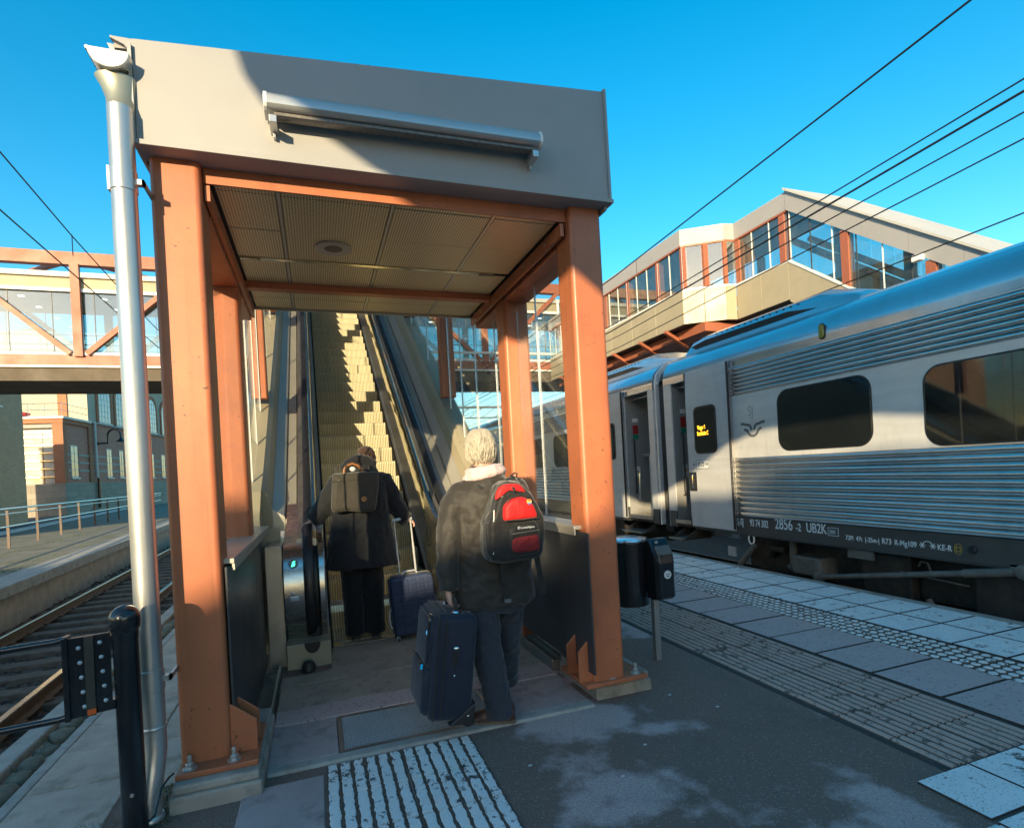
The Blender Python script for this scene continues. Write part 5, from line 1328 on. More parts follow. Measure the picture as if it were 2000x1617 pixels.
# ------------------------------------------------------------------ bollard with swing gate
BO = thing('bollard', 'glossy black round bollard with domed cap at the left foreground', 'bollard', (-.812, 2.80, 0))
B().lathe([(.047, -.05), (.047, .86), (.049, .875), (.049, .90)], (-.812, 2.80, 0), 24).build('post', black_paint, BO, smooth=True)
pr = [(.049, .90), (.056, .912), (.058, .925)] + [(.058 * math.cos(R(a)), .955 + .056 * math.sin(R(a))) for a in range(0, 90, 12)] + [(.004, 1.011)]
B().lathe(pr, (-.812, 2.80, 0), 24).build('cap', black_paint, BO, smooth=True)
B().lathe([(.008, 0), (.007, .006)], (-.805, 2.753, .215), 12, MR).build('rivet', zinc, BO)
SG = thing('swing_gate', 'black tubular swing gate with riveted plate hung on the bollard', 'gate', (-1.0, 2.80, .55))
B().prism([(-1.025, .563), (-.868, .578), (-.864, .905), (-1.022, .898)], 'y', 2.785, 2.797).build('plate', black_paint, SG, bevel=.002)
B().box(-1.034, -1.012, 2.775, 2.83, .555, .908).build('edge_tube', black_paint, SG, bevel=.006)
B().prism([(-.957, .566), (-.924, .569), (-.921, .902), (-.954, .900)], 'y', 2.778, 2.785).build('reflector_strip', M('strip_grey', (.045, .042, .036), .35, var=.1), SG)
B().prism([(-.952, .572), (-.922, .576), (-.922, .599), (-.952, .595)], 'y', 2.774, 2.778).build('orange_reflector', M('reflector_orange', (.55, .10, .02), .35), SG)
for i in range(5):
    for (xx, z) in ((-.976, .855 - .0615 * i), (-.900, .868 - .0615 * i)):
        B().lathe([(.0085, 0), (.008, .004), (.004, .007)], (xx + .003 * i, 2.785, z), 12, MR).build('rivet', silver_pl, SG, smooth=True)
for z, dz in ((.885, -.006), (.563, -.008)):
    B().tube([(-1.62, 2.80, z - .02), (-1.06, 2.80, z + .003), (-1.02, 2.80, z + .010)], .0145, 14).build('rail', black_paint, SG, smooth=True)
B().tube([(-1.62, 2.80, .545), (-1.62, 2.80, .865)], .0145, 12).build('rail', black_paint, SG, smooth=True)
for z in (.60, .87): B().box(-.87, -.855, 2.78, 2.82, z - .02, z + .02).build('hinge', black_paint, SG)
CA = B().tube([(-.705, 2.99, .165), (-.715, 2.95, .17), (-.735, 2.90, .15), (-.745, 2.87, .10), (-.752, 2.84, .065), (-.765, 2.815, .06), (-.775, 2.81, .062)], .0045, 8).build('earth_cable', black_paint, smooth=True, label='thin black earth cable curving from the left post foot to the bollard', cat='cable')

# ------------------------------------------------------------------ people
def soft(o, vox=.010, smooth_=5, disp=0, dscale=.12, sub=None):
    m_ = o.modifiers.new('remesh', 'REMESH'); m_.mode = 'VOXEL'; m_.voxel_size = vox; m_.use_smooth_shade = True
    s_ = o.modifiers.new('smooth', 'SMOOTH'); s_.iterations = smooth_; s_.factor = .5
    if disp:
        tx_ = bpy.data.textures.get('folds_%g' % dscale) or bpy.data.textures.new('folds_%g' % dscale, 'CLOUDS'); tx_.noise_scale = dscale; tx_.noise_depth = 2
        d_ = o.modifiers.new('folds', 'DISPLACE'); d_.texture = tx_; d_.strength = disp; d_.texture_coords = 'GLOBAL'; d_.mid_level = .5
    return o
def ering(cx_, cy_, z, rx, ry, n=20, tilt=0, p=2.4):
    out = []
    for i in range(n):
        a = 6.28319 * i / n; c, s = math.cos(a), math.sin(a)
        k = (abs(c) ** p + abs(s) ** p) ** (-1 / p)
        out.append((cx_ + rx * c * k, cy_ + ry * s * k + tilt * (s * ry), z + tilt * s * ry * .6))
    return out
def hand(b, wrist, fwd, side, palm_n, size=.17, curl=.9):
    """palm with five bent fingers; fwd = finger direction, side = thumb side, palm_n = direction the palm faces"""
    wv = Vector(wrist); f = Vector(fwd).normalized(); s = Vector(side); s = (s - f * s.dot(f)).normalized(); n = Vector(palm_n); n = (n - f * n.dot(f) - s * n.dot(s)).normalized()
    L = size
    rings = []
    for t, w_, h_ in ((-.15, .028, .022), (.05, .030, .020), (.25, .040, .017), (.48, .042, .014)):
        c = wv + f * L * t
        rings.append([c + s * w_ * math.cos(a) + n * h_ * math.sin(a) for a in [6.283 * q / 10 for q in range(10)]])
    b.loft(rings)
    for i, (off, ln) in enumerate(((.030, .40), (.010, .46), (-.010, .43), (-.029, .34))):
        p = wv + f * L * .44 + s * off; d = f.copy(); path = [p]; r = [.0098]
        for k, seg_ in enumerate((.42, .33, .25)):
            ang = curl * (.55 + .45 * k)
            d = (f * math.cos(ang) + n * math.sin(ang)) if k == 0 else (d * math.cos(curl * .75) + (n if d.dot(n) < .9 else -f) * math.sin(curl * .75)).normalized()
            p = p + d * L * ln * seg_; path.append(p); r.append(.0090 - .0009 * k)
        b.tube(path, r, 8)
    p = wv + f * L * .08 + s * .026
    b.tube([p, p + (s * .6 + f * .7 + n * .35).normalized() * .035, p + (s * .55 + f * 1.2 + n * .9).normalized() * .068], [.0125, .0105, .0085], 8)
def head(b, c, M_, s=1.0):
    """skull, jaw, nose, ears; local +y is the face"""
    def T(p): return Vector(c) + M_ @ (Vector(p) * s)
    rings = []
    for z, rx, ry, oy in ((-.125, .030, .034, .046), (-.112, .046, .055, .036), (-.085, .058, .076, .018), (-.05, .066, .088, .006), (-.01, .073, .094, 0), (.035, .077, .098, -.004), (.075, .072, .090, -.006), (.102, .055, .068, -.008), (.118, .028, .034, -.008)):
        rings.append([T((rx * math.cos(a), oy + ry * math.sin(a), z)) for a in [6.283 * q / 20 for q in range(20)]])
    b.loft(rings)
    b.loft([[T((w_ * x, y, z)) for x, y in ((-1, .075), (1, .075), (.8, yy), (-.8, yy))] for z, w_, yy in ((.018, .009, .094), (-.02, .013, .116), (-.036, .017, .110), (-.044, .012, .092))])
    for sg in (-1, 1):
        b.ell(T((sg * .079, -.005, -.012)), .008, .018, .030, 10, 6, M_)
        b.ell(T((sg * .031, .085, .012)), .013, .010, .009, 8, 6, M_)
    b.ell(T((0, .086, -.068)), .024, .010, .006, 10, 5, M_); b.ell(T((0, .088, -.078)), .020, .010, .006, 10, 5, M_)
def face_parts(c, M_, par):
    def T(p): return Vector(c) + M_ @ Vector(p)
    for sg in (-1, 1):
        e = B().ell(T((sg * .031, .090, .010)), .010, .008, .008, 10, 8, M_).build('eye', white_paint, par, smooth=True)
        B().ell(T((sg * .031, .0965, .010)), .0045, .0035, .0045, 8, 6, M_).build('iris', black_paint, e, smooth=True)
        B().bar(T((sg * .018, .096, .030)), T((sg * .046, .088, .032)), .006, .006).build('eyebrow', hair_brown, par)
def hair(par, c, M_, mat, n, back_only, ln, sd, s=1.0, name='hair', low=-.075, curl=0.02):
    rr = random.Random(sd)
    def T(p): return Vector(c) + M_ @ (Vector(p) * s)
    cap = B(); rings = []
    for k in range(9):
        el = R(-42 + 15.5 * k); rings.append([T((.083 * math.cos(el) * math.cos(a), -.006 + .104 * math.cos(el) * math.sin(a) - .006 - (.03 if math.sin(a) > .3 and el < .5 else 0), .006 + .122 * math.sin(el))) for q, a in enumerate([6.283 * q / 22 for q in range(22)])])
    cap.loft(rings); h = cap.build(name, mat, par, smooth='all')
    lk = B(); st = B()
    def E(d): return Vector((.083 * d.x, -.012 + .104 * d.y, .006 + .122 * d.z))
    for i in range(n):
        thin = i % 4 != 0
        a = rr.uniform(math.pi * .95, math.pi * 2.05) if rr.random() < .8 else rr.random() * 6.283
        d = Vector((math.cos(a), math.sin(a), rr.uniform(-.35, 2.2))).normalized()
        if d.y > .35 and d.z < .45: continue
        sw = .6 * math.sin(4 * a + 2 * d.z + sd) + rr.uniform(-.25, .25); off = rr.uniform(.001, .006); path = []; k_ = 6; ph = rr.random() * 6.28
        for q in range(k_):
            dn = Vector((0, -.45 if d.z > .4 else 0, -1)); dn = (dn - d * dn.dot(d)).normalized(); sd_ = d.cross(dn)
            pt = E(d) + d * (off + .0035 * math.sin(ph + q * 1.4))
            if d.z < -.75: pt = path_last + Vector((0, 0, -.006)) if path else pt
            path.append(T(pt)); path_last = pt
            d = (d + dn * (ln / .1 / k_) + sd_ * (sw * .5 + .35 * math.sin(ph + q * 1.1)) * (ln / .1 / k_)).normalized()
        r0_ = rr.uniform(.0011, .002) if thin else rr.uniform(.005, .0085)
        (st if thin else lk).tube(path, [r0_ * .7, r0_, r0_, r0_ * .9, r0_ * .6, r0_ * .15], 4 if thin else 6, flat=.55)
    o = lk.build('hair_locks', mat, h, smooth='all'); o['kind'] = 'stuff'
    o = st.build('hair_strands', mat, h, smooth='all'); o['kind'] = 'stuff'
    return h

# --- man carrying the soft suitcase
MN = thing('person', 'grey haired person in a dark olive jacket and jeans with a red rucksack', 'person', (.97, 3.2, 0))
Mh = Matrix.Rotation(R(6), 3, 'Z') @ Matrix.Rotation(R(-4), 3, 'X')
HC = (.935, 3.215, 1.628)
b = B(); head(b, HC, Mh)
b.loft([ering(.945, 3.19, z, r, r * 1.05) for z, r in ((1.42, .07), (1.48, .06), (1.55, .058), (1.60, .055))])
b.loft([ering(.96, 3.19, z, rx, ry) for z, rx, ry in ((.80, .15, .10), (.95, .165, .11), (1.15, .16, .11), (1.30, .17, .10), (1.39, .12, .08), (1.46, .06, .06))])
LS, LE, LW = (.755, 3.18, 1.40), (.685, 3.13, 1.09), (.672, 3.115, .835)
RS, RE, RW = (1.185, 3.20, 1.40), (1.245, 3.24, 1.12), (1.20, 3.42, .98)
b.tube([(.81, 3.18, 1.35), LE, LW], [.045, .042, .028], 12); b.tube([(1.13, 3.2, 1.35), RE, RW], [.05, .042, .028], 12)
legs = (((.87, 3.18, .86), (.89, 3.15, .47), (.955, 3.13, .08)), ((1.065, 3.2, .86), (1.075, 3.30, .48), (1.09, 3.44, .12)))
for l_ in legs: b.tube(l_, [.085, .058, .04], 12)
hand(b, (.672, 3.115, .83), (.12, .05, -1), (0, 1, 0), (1, 0, .1), .165, 1.15)
hand(b, (1.20, 3.42, .98), (-.2, .9, .2), (-.5, 0, .9), (-.8, 0, -.3), .165, .9)
soft(b.build('body', skin, MN), .006, 2)
face_parts(HC, Mh, MN)
b = B()
b.loft([ering(x, y, z, rx, ry) for x, y, z, rx, ry in ((.965, 3.195, .705, .268, .165), (.965, 3.195, .72, .272, .17), (.965, 3.195, .85, .262, .168), (.965, 3.19, 1.0, .250, .165), (.968, 3.185, 1.18, .252, .165), (.972, 3.18, 1.30, .245, .155), (.970, 3.18, 1.37, .222, .140), (.965, 3.18, 1.415, .185, .120), (.956, 3.18, 1.45, .135, .105), (.948, 3.185, 1.48, .10, .092))])
b.tube([(.84, 3.18, 1.40), (.785, 3.18, 1.375), (.735, 3.17, 1.30), (.708, 3.15, 1.20), LE, (.668, 3.115, .95), (.672, 3.115, .83)], [.060, .078, .084, .080, .076, .070, .062], 16)
b.tube([(1.09, 3.2, 1.405), (1.15, 3.2, 1.38), (1.20, 3.21, 1.30), (1.23, 3.225, 1.2), RE, (1.225, 3.33, 1.04), RW], [.060, .078, .084, .080, .076, .068, .056], 16)
b.v = [(.962 + (p[0] - .962) * .96, p[1], p[2]) for p in b.v]
soft(b.build('jacket', jacket_m, MN), .0095, 5, .030, .09)
b = B()
b.loft([ering(.965, 3.19, z, rx, ry) for z, rx, ry in ((.66, .20, .13), (.80, .205, .135), (.92, .20, .13))])
for l_, w_ in ((legs[0], 1), (legs[1], .98)):
    h_, k_, a_ = [Vector(q) for q in l_]
    ft = a_ + Vector((0, 0, -.03 if w_ == 1 else .015))
    b.tube([h_ + Vector((0, 0, .03)), h_.lerp(k_, .5), k_, k_.lerp(ft, .5), ft.lerp(k_, .12), ft], [.115, .106, .092, .086, .083, .086], 18)
soft(b.build('trousers', jeans_m, MN), .0085, 4, .028, .06)
def shoe(par, heel, toe, lift=0, name='shoe'):
    hv, tv = Vector(heel), Vector(toe); d = (tv - hv); L = d.length; d.normalize(); s_ = Vector((-d.y, d.x, 0)).normalized(); u = s_.cross(d) * -1
    if u.z < 0: u = -u
    sole = [[hv + d * t * L + s_ * w_ * c + u * z for c, z in ((-1, 0), (1, 0), (1, .022), (-1, .022))] for t, w_ in ((-.02, .022), (.04, .034), (.25, .036), (.5, .040), (.75, .047), (.93, .036), (1.0, .018))]
    so = B().loft(sole).build('sole', sole_m, par, bevel=.004)
    up = B()
    rg = []
    for t, w_, h_ in ((-.01, .026, .085), (.06, .036, .115), (.25, .038, .12), (.42, .040, .105), (.6, .044, .07), (.8, .044, .055), (.95, .03, .04), (1.0, .015, .03)):
        rg.append([hv + d * t * L + s_ * w_ * math.cos(a) + u * (.02 + max(0, math.sin(a)) * h_ - .004) for a in [6.283 * q / 14 for q in range(14)]])
    up.loft(rg); sh = soft(up.build(name, leather, par), .006, 3)
    return sh
for sh_ in (shoe(MN, (1.03, 3.10, .012), (.775, 3.19, .014)), shoe(MN, (1.085, 3.42, .075), (1.10, 3.69, .012))): pass
b = B(); b.loft([ering(.944, 3.187, z, rx, ry) for z, rx, ry in ((1.47, .098, .094), (1.515, .084, .088), (1.535, .080, .084), (1.535, .072, .076), (1.48, .08, .08))]); soft(b.build('collar', bag_black, MN), .006, 2)
b = B()
b.tube([(.948 + .112 * math.cos(a), 3.185 + .108 * math.sin(a), 1.478 + .022 * math.cos(a + .3)) for a in [6.283 * q / 24 for q in range(25)]], .024, 10)
b.tube([(.946 + .096 * math.cos(a), 3.185 + .098 * math.sin(a), 1.512 + .012 * math.cos(a + .3)) for a in [6.283 * q / 24 for q in range(25)]], .020, 10)
soft(b.build('scarf', scarf_m, MN), .007, 3, .01, .04)
hair(MN, HC, Mh, hair_grey, 1500, True, .085, 5, 1.02)
# --- red and black rucksack
RU = thing('rucksack', 'red and black rucksack with a small rainbow badge worn by the grey haired person', 'rucksack', (1.03, 2.92, 1.2))
b = B()
out = [(.845, 1.21), (.838, 1.06), (.856, 1.005), (.93, .985), (1.13, .992), (1.158, 1.022), (1.182, 1.143), (1.176, 1.229), (1.144, 1.30), (1.112, 1.36), (1.071, 1.405), (1.036, 1.428), (.978, 1.435), (.932, 1.412), (.906, 1.35), (.880, 1.28)]
cxm, czm = 1.01, 1.2
b.loft([[(cxm + (x - cxm) * k + .02, y, czm + (z - czm) * k) for x, z in out] for y, k in ((3.06, 1.02), (3.0, 1.03), (2.93, 1.03), (2.885, .985), (2.865, .90))])
soft(b.build('main_bag', bag_black, RU), .007, 4, .010, .07)
def pocket(pts, y0, mat, name, bulge=.02, k0=.96):
    c = (sum(p[0] for p in pts) / len(pts), sum(p[1] for p in pts) / len(pts))
    n = len(pts); q = []
    for i in range(n):
        a, d = pts[i], pts[(i + 1) % n]; q += [a, ((a[0] + d[0]) / 2, (a[1] + d[1]) / 2)]
    rg = [[(c[0] + (x - c[0]) * k, y, c[1] + (z - c[1]) * k) for x, z in q] for y, k in ((y0 + .03, 1.0), (y0, 1.0), (y0 - bulge * .6, .94), (y0 - bulge, .80), (y0 - bulge * 1.15, .4))]
    o = B().loft(rg).build(name, mat, RU, smooth='all'); sm = o.modifiers.new('smooth', 'SUBSURF'); sm.levels = 1; sm.render_levels = 2
    return o
pocket([(.908, 1.335), (.912, 1.368), (.928, 1.404), (.957, 1.421), (1.0, 1.426), (1.045, 1.422), (1.072, 1.402), (1.093, 1.368), (1.03, 1.389), (.97, 1.386), (.936, 1.37)], 2.868, bag_red, 'red_top', .014)
pocket([(.945, 1.217), (.943, 1.26), (.948, 1.305), (.987, 1.341), (1.041, 1.353), (1.09, 1.341), (1.128, 1.30), (1.147, 1.244), (1.145, 1.222), (1.05, 1.219)], 2.862, bag_red, 'red_pocket', .030)
pocket([(.893, 1.214), (.898, 1.26), (.912, 1.282), (.922, 1.25), (.930, 1.212)], 2.878, bag_red, 'red_flank', .008)
pocket([(.968, 1.06), (.966, 1.165), (.987, 1.192), (1.086, 1.212), (1.136, 1.212), (1.156, 1.165), (1.153, 1.05), (1.14, 1.022), (.985, 1.020)], 2.866, bag_black, 'front_pocket', .018)
pocket([(.981, 1.040), (.983, 1.125), (1.066, 1.134), (1.146, 1.137), (1.150, 1.07), (1.148, 1.044)], 2.852, bag_mesh, 'mesh_pocket', .012)
pocket([(.848, 1.06), (.846, 1.212), (.885, 1.222), (.935, 1.205), (.950, 1.06), (.93, 1.02), (.87, 1.02)], 2.885, bag_black, 'side_pocket', .010)
B().tube([(.952, 2.838, 1.224), (1.05, 2.826, 1.223), (1.142, 2.838, 1.226)], .004, 6).build('zip', bag_black, RU)
B().tube([(.985, 2.845, 1.148), (1.06, 2.835, 1.154), (1.15, 2.845, 1.158)], .003, 6).build('zip', under_grey, RU)
B().tube([(.955, 2.852, 1.30), (.99, 2.845, 1.345), (1.04, 2.842, 1.357), (1.095, 2.848, 1.343)], .0035, 6).build('zip', bag_black, RU)
B().tube([(1.005, 2.848, 1.405), (1.012, 2.846, 1.39), (1.016, 2.845, 1.378)], .007, 6).build('zip_puller', bag_black, RU)
B().tube([(.898, 2.868, 1.285), (.894, 2.866, 1.24), (.890, 2.864, 1.222)], .0032, 6).build('pull_cord', white_paint, RU)
B().lathe([(.016, 0), (.014, .004)], (1.092, 2.834, 1.318), 18, MR).build('badge', None or M('badge_yellow', (.75, .5, .08), .35), RU)
for i, cc in enumerate(((.75, .06, .04), (.8, .3, .03), (.04, .3, .5), (.06, .1, .45))):
    zz = 1.318 + .011 - .0075 * i; hw = math.sqrt(max(.00002, .0135 ** 2 - (zz - 1.318) ** 2))
    B().box(1.092 - hw, 1.092 + hw, 2.8290, 2.8302, zz - .0028, zz + .0028).build('badge_stripe', M('badge_%d' % i, cc, .35, var=.02), RU)
text('LoweAlpine', .0175, 1.040, 2.8455, 1.173, letter_m, RU, axis='-y', cond=.95, depth=.001)
B().lathe([(.0075, 0), (.0075, .001)], (1.029, 2.847, 1.179), 12, MR).build('logo_mark', letter_m, RU); B().lathe([(.0045, .001), (.0045, .0016)], (1.029, 2.847, 1.179), 12, MR).build('logo_hole', bag_black, RU)
B().lathe([(.011, 0), (.009, .0015)], (.945, 2.864, 1.360), 14, MR).build('emblem_patch', under_grey, RU)
B().prism([(.878, 1.045), (.885, 1.072), (.900, 1.082), (.906, 1.07), (.901, 1.044)], 'y', 2.868, 2.871).build('tag', M('tag_pale', (.42, .46, .46), .6, var=.4, vs_=200), RU)
B().tube([(1.01, 2.98, 1.425), (1.0, 2.93, 1.447), (1.05, 2.93, 1.45), (1.06, 2.98, 1.425)], .006, 6).build('haul_loop', bag_black, RU)
for pts in ([(.90, 3.06, 1.40), (.86, 3.14, 1.455), (.84, 3.27, 1.43), (.82, 3.355, 1.3), (.84, 3.355, 1.1)], [(1.12, 3.06, 1.40), (1.11, 3.14, 1.455), (1.10, 3.27, 1.43), (1.12, 3.355, 1.3), (1.13, 3.355, 1.1)]):
    B().tube(pts, .022, 8, flat=.4).build('shoulder_strap', bag_black, RU, smooth=True)
B().tube([(1.085, 3.10, 1.462), (1.10, 3.07, 1.48), (1.12, 3.08, 1.475), (1.125, 3.11, 1.455)], .005, 6).build('load_strap', bag_black, RU, smooth=True)
B().bar((.965, 2.97, 1.0), (.985, 2.98, .76), .034, .003, (0, 1, 0)).build('loose_strap', bag_black, RU); B().box(.966, 1.004, 2.972, 2.986, .748, .768).build('strap_end', M('strap_grey', (.11, .11, .12), .6), RU)
B().bar((1.17, 2.99, 1.06), (1.215, 3.0, .76), .034, .003, (0, 1, 0)).build('loose_strap', bag_black, RU)
B().tube([(1.185, 2.93, 1.2), (1.188, 2.925, 1.16)], .006, 6).build('reflective_tab', white_paint, RU)

# --- soft navy suitcase in the person's hand
SC = thing('soft_suitcase', 'dark navy soft suitcase carried above the grating by the grey haired person', 'suitcase', (.69, 3.2, .12))
TL = Matrix.Translation((.70, 3.19, .76)) @ Matrix.Rotation(R(7.5), 4, 'Y') @ Matrix.Translation((-.70, -3.19, -.76))
def scs(b, n, m_, par=None, **k): return b.xf(TL).build(n, m_, par or SC, **k)
def rbox(x0, x1, y0, y1, z0, z1, r=.05):
    w_, d_ = x1 - x0, y1 - y0; rg = []
    for z, ins_ in ((z0, .03), (z0 + .02, .006), (z0 + .05, 0), (z1 - .05, 0), (z1 - .02, .006), (z1, .03)):
        rg.append([((x0 + x1) / 2 + a * (w_ - 2 * ins_) / w_, (y0 + y1) / 2 + c * (d_ - 2 * ins_) / d_, z) for a, c in rrect(w_, d_, r, 4)])
    return B().loft(rg)
scs(rbox(.575, .82, 2.985, 3.40, .125, .715, .03), 'case_body', case_navy, smooth='all')
scs(rbox(.548, .60, 3.01, 3.375, .40, .695, .03), 'front_pocket', case_navy, smooth='all')
scs(rbox(.535, .60, 3.01, 3.375, .15, .425, .03), 'front_pocket', case_navy, smooth='all')
for yy, xx in ((2.983, .600), (2.983, .64)):
    pts = [(xx, yy, .16), (xx, yy - .004, .2), (xx, yy - .004, .66), (xx, yy, .69), (xx, 3.05, .722), (xx, 3.33, .722)]
    scs(B().tube(pts, .006, 6), 'piping', bag_black, smooth=True)
scs(B().tube([(.546, 3.03, .43), (.541, 3.0, .50), (.546, 3.02, .66), (.55, 3.06, .69), (.55, 3.32, .69)], .004, 6), 'zip', bag_black)
scs(B().tube([(.535, 3.02, .40), (.533, 3.1, .425), (.533, 3.34, .425)], .004, 6), 'zip', bag_black)
for (p, q) in (((.552, 3.04, .70), (.545, 2.99, .682)), ((.556, 3.08, .706), (.556, 3.02, .712)), ((.534, 3.12, .43), (.528, 3.09, .412)), ((.534, 3.06, .428), (.528, 3.04, .405)), ((.544, 3.03, .62), (.542, 3.02, .60))):
    scs(B().bar(p, q, .012, .004), 'zip_puller', chrome)
scs(B().tube([(.70, 3.05, .715), (.70, 3.055, .762), (.70, 3.10, .775), (.70, 3.22, .775), (.70, 3.265, .762), (.70, 3.27, .715)], .013, 10), 'handle', bag_black, smooth=True)
for yy in (3.04, 3.28): scs(B().lathe([(.02, 0), (.016, .008)], (.70, yy, .716), 12), 'handle_boss', chrome, smooth=True)
scs(B().tube([(.735, 3.02, .722), (.76, 3.15, .735), (.735, 3.28, .722)], .006, 6), 'top_loop', chrome, smooth=True)
scs(B().box(.688, .716, 2.974, 2.982, .44, .535), 'side_grip', bag_black, bevel=.004); scs(B().ell((.702, 2.972, .535), .016, .006, .010, 10, 6), 'grip_badge', chrome, smooth=True)
scs(B().ell((.702, 2.978, .385), .006, .005, .006, 8, 6), 'stud', chrome, smooth=True)
gd = B().prism([(.69, .115), (.832, .115), (.832, .235)], 'y', 2.972, 3.06); scs(gd, 'corner_guard', rubber, bevel=.006)
gd = B().prism([(.69, .115), (.832, .115), (.832, .235)], 'y', 3.33, 3.41); scs(gd, 'corner_guard', rubber, bevel=.006)
for yy in (3.0, 3.35): scs(B().lathe([(.034, -.013), (.038, -.008), (.038, .008), (.034, .013)], (.805, yy, .135), 18, Matrix.Rotation(R(90), 4, 'X').to_3x3()), 'wheel', rubber, smooth=True)
scs(B().ell((.795, 2.970, .165), .006, .004, .006, 8, 6), 'stud', chrome, smooth=True)
scs(B().tube([(.60 + .08 * 0, 2.982, .14), (.60, 2.975, .40), (.60, 2.982, .69)], .003, 5), 'seam', bag_black)

# --- person in the black coat on the escalator
WM = thing('person', 'person in a long black coat holding the handrail at the escalator foot', 'person', (.35, 5.3, 0))
Mw = Matrix.Rotation(R(-8), 3, 'Z') @ Matrix.Rotation(R(-32), 3, 'X')
HW = (.452, 5.50, 1.665)
b = B(); head(b, HW, Mw)
b.tube([(.38, 5.33, 1.50), (.42, 5.40, 1.56), (.448, 5.47, 1.62)], [.06, .054, .052], 12)
b.loft([ering(.35, y, z, rx, ry) for y, z, rx, ry in ((5.30, .80, .17, .11), (5.29, 1.0, .17, .12), (5.29, 1.2, .165, .12), (5.31, 1.38, .19, .11), (5.34, 1.49, .13, .09))])
wl_ = [(.175, 5.32, 1.46), (.035, 5.28, 1.24), (-.075, 5.27, 1.135)]; wr_ = [(.585, 5.34, 1.46), (.70, 5.30, 1.20), (.775, 5.27, 1.085)]
b.tube(wl_, [.05, .042, .028], 12); b.tube(wr_, [.05, .042, .028], 12)
for x in (.27, .42): b.tube([(x + (.0 if x > .3 else .0), 5.30, .82), (x, 5.31, .45), (x, 5.31, .09)], [.085, .06, .04], 12)
hand(b, (-.072, 5.27, 1.135), (-.75, .15, -.35), (.1, 1, 0), (-.1, 0, -1), .15, .75)
hand(b, (.772, 5.27, 1.085), (.75, .0, -.3), (.1, 1, .2), (-.1, 0, -1), .15, 1.2)
soft(b.build('body', skin, WM), .006, 2)
face_parts(HW, Mw, WM)
b = B()
b.loft([ering(x, y, z, rx, ry) for x, y, z, rx, ry in ((.362, 5.33, .680, .345, .205), (.362, 5.33, .70, .348, .21), (.362, 5.325, .82, .318, .20), (.36, 5.31, 1.0, .285, .19), (.358, 5.30, 1.15, .262, .18), (.36, 5.305, 1.32, .262, .17), (.365, 5.315, 1.44, .255, .15), (.375, 5.335, 1.52, .20, .125), (.40, 5.365, 1.575, .125, .105))])
b.tube([(.23, 5.325, 1.46), wl_[0], (.10, 5.30, 1.35), wl_[1], (-.03, 5.275, 1.165), (-.075, 5.27, 1.13)], [.09, .098, .092, .085, .082, .075], 16)
b.tube([(.52, 5.34, 1.46), wr_[0], (.655, 5.32, 1.32), wr_[1], (.745, 5.285, 1.12), (.785, 5.27, 1.075)], [.09, .096, .09, .084, .080, .074], 16)
soft(b.build('coat', coat_m, WM), .0095, 5, .032, .10)
b = B(); b.loft([ering(.40, 5.375, z, rx, ry, p=2) for z, rx, ry in ((1.50, .16, .10), (1.575, .145, .10), (1.625, .125, .085), (1.64, .10, .07))]); b.tube([(.24, 5.32, 1.575), (.28, 5.30, 1.635), (.36, 5.31, 1.675), (.45, 5.33, 1.665), (.52, 5.36, 1.62)], [.05, .055, .05, .045, .035], 12)
soft(b.build('hood', coat_m, WM), .008, 4, .012, .06)
b = B()
b.loft([ering(.35, 5.31, z, rx, ry) for z, rx, ry in ((.68, .21, .14), (.8, .22, .15), (.9, .21, .14))])
for x, d in ((.262, -.004), (.437, .004)): b.tube([(x, 5.31, .80), (x, 5.31, .5), (x + d, 5.31, .30), (x + d, 5.305, .06)], [.112, .104, .095, .088], 16)
soft(b.build('trousers', pants_m, WM), .0085, 4, .016, .08)
for x in (.262, .437): 
    s_ = shoe(WM, (x, 5.235, .018), (x + (.01 if x > .3 else -.01), 5.48, .018)); s_.data.materials[0] = bag_black
hair(WM, HW, Mw, hair_brown, 1300, True, .075, 9, 1.03, low=-.09, curl=.015)
# --- her grey bag
GB = thing('square_backpack', 'square dark grey backpack with brown handle worn by the person in black', 'backpack', (.31, 5.1, 1.38))
pts = [(.127, 1.548), (.25, 1.552), (.373, 1.554), (.50, 1.55), (.525, 1.535), (.52, 1.45), (.498, 1.30), (.475, 1.205), (.43, 1.190), (.34, 1.200), (.254, 1.212), (.115, 1.206), (.098, 1.25), (.112, 1.40)]
b = B(); b.loft([[(.31 + (x - .31) * k, y, 1.38 + (z - 1.38) * k) for x, z in pts] for y, k in ((5.17, .98), (5.12, 1.0), (5.045, .99), (5.022, .94), (5.012, .8))])
soft(b.build('bag_body', bag_grey, GB), .007, 3, .008, .09)
B().prism([(.118, 1.488), (.335, 1.491), (.335, 1.484), (.118, 1.480)], 'y', 5.004, 5.02).build('zip_flap', bag_grey, GB, bevel=.002)
B().box(.16, .185, 5.003, 5.012, 1.487, 1.495).build('zip_puller', under_grey, GB)
B().tube([(.222, 5.06, 1.545), (.228, 5.06, 1.585), (.255, 5.06, 1.615), (.297, 5.06, 1.630), (.345, 5.06, 1.610), (.372, 5.06, 1.58), (.385, 5.06, 1.545)], .012, 8).build('handle', M('handle_leather', (.30, .12, .035), .45, var=.2), GB, smooth=True)
B().ell((.297, 5.055, 1.582), .026, .012, .022, 12, 8).build('tag', M('tag_white', (.6, .6, .62), .4), GB, smooth=True)
B().lathe([(.0235, 0), (.0225, .004), (.01, .0045)], (.378, 5.011, 1.312), 20, MR).build('round_logo', M('logo_leather', (.55, .22, .06), .5), GB)
B().tube([(.366, 5.0055, 1.308), (.374, 5.0055, 1.318), (.384, 5.0055, 1.322), (.390, 5.0055, 1.312), (.380, 5.0055, 1.306)], .0022, 5).build('logo_mark', leather, GB)
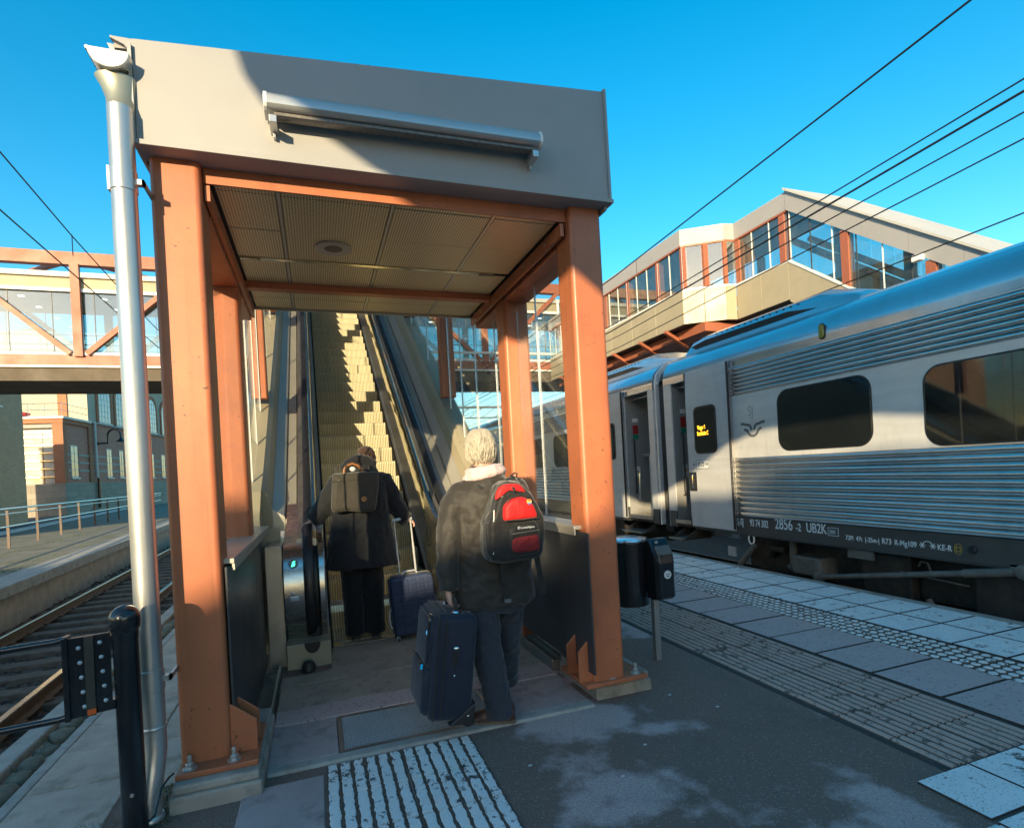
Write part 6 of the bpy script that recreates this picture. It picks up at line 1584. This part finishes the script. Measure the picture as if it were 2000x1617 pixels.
for zz in (1.465, 1.44, 1.415, 1.395, 1.37): B().ell((.120, 5.04, zz), .008, .008, .010, 8, 5).build('chain_link', chrome, GB)
for x in (.17, .47): B().tube([(x, 5.15, 1.52), (x, 5.22, 1.60), (x, 5.36, 1.57), (x, 5.49, 1.42), (x, 5.48, 1.25)], .022, 8, flat=.4).build('shoulder_strap', bag_grey, GB, smooth=True)
B().bar((.535, 5.14, 1.53), (.48, 5.12, 1.33), .03, .006, (0, 1, 0)).build('side_strap', bag_black, GB)
B().bar((.48, 5.12, 1.33), (.50, 5.13, 1.22), .03, .006, (0, 1, 0)).build('side_strap', bag_black, GB)

# --- hard shell trolley case
HS = thing('hardshell_suitcase', 'small dark blue hardshell suitcase with embossed squares and raised handle', 'suitcase', (.77, 5.13, 0))
TW = Matrix.Translation((.77, 5.13, .3)) @ Matrix.Rotation(R(-2.5), 4, 'Y') @ Matrix.Rotation(R(3), 4, 'Z') @ Matrix.Translation((-.77, -5.13, -.3))
def hs(b, n, m_, par=None, **k): return b.xf(TW).build(n, m_, par or HS, **k)
sh_ = B(); rg = []
for y, ins_ in ((5.03, .028), (5.034, .014), (5.05, .003), (5.07, 0), (5.19, 0), (5.21, .003), (5.226, .014), (5.23, .028)):
    rg.append([(.77 + a * (1 - 2 * ins_ / .40), y, .325 + c * (1 - 2 * ins_ / .54)) for a, c in rrect(.40, .54, .055, 6)])
sh_.loft(rg); hs(sh_, 'shell', shell_m, smooth=True)
for i in range(5):
    for j in range(7):
        cx_ = .77 - .146 + .073 * i; cz_ = .325 - .213 + .071 * j
        if (i in (0, 4)) and (j in (0, 6)): pass
        up_ = .004 if (i + j) % 2 else .0022
        q = B(); q.loft([[(cx_ + a * k, y, cz_ + c * k) for a, c in rrect(.066, .064, .008, 2)] for y, k in ((5.032, 1), (5.030 - up_, .97), (5.0285 - up_, .86))])
        hs(q, 'embossed_square', shell_m)
hs(B().tube([(.77 + a * 1.005, 5.13, .325 + c * 1.005) for a, c in rrect(.40, .54, .055, 6) + [rrect(.40, .54, .055, 6)[0]]], .006, 6), 'zip_rim', under_grey)
for xx in (.69, .845):
    hs(B().tube([(xx, 5.20, .58), (xx, 5.215, .86)], .0105, 10), 'handle_tube', M('handle_alu', (.70, .72, .73), .25, metal=.6) if xx < .7 else MATS['handle_alu'], smooth=True)
    hs(B().tube([(xx, 5.215, .86), (xx, 5.23, 1.085)], .0085, 10), 'handle_tube', MATS['handle_alu'], smooth=True)
hs(B().tube([(.675, 5.23, 1.09), (.77, 5.232, 1.098), (.86, 5.23, 1.09)], .016, 10), 'handle_grip', silver_pl, smooth=True)
hs(B().tube([(.70, 5.13, .597), (.72, 5.13, .620), (.82, 5.13, .620), (.84, 5.13, .597)], .008, 8), 'carry_handle', silver_pl, smooth=True)
for xx in (.60, .94):
    for yy in (5.06, 5.20):
        hs(B().lathe([(.022, -.009), (.025, -.005), (.025, .005), (.022, .009)], (xx, yy, .028), 14, Matrix.Rotation(R(90), 4, 'Y').to_3x3()), 'wheel', rubber, smooth=True)
        hs(B().box(xx - .014, xx + .014, yy - .012, yy + .012, .03, .06), 'wheel_fork', silver_pl)
hs(B().tube([(.568, 5.13, .30), (.552, 5.13, .26), (.552, 5.13, .16), (.568, 5.13, .12)], .007, 8), 'side_handle', white_paint, smooth=True)
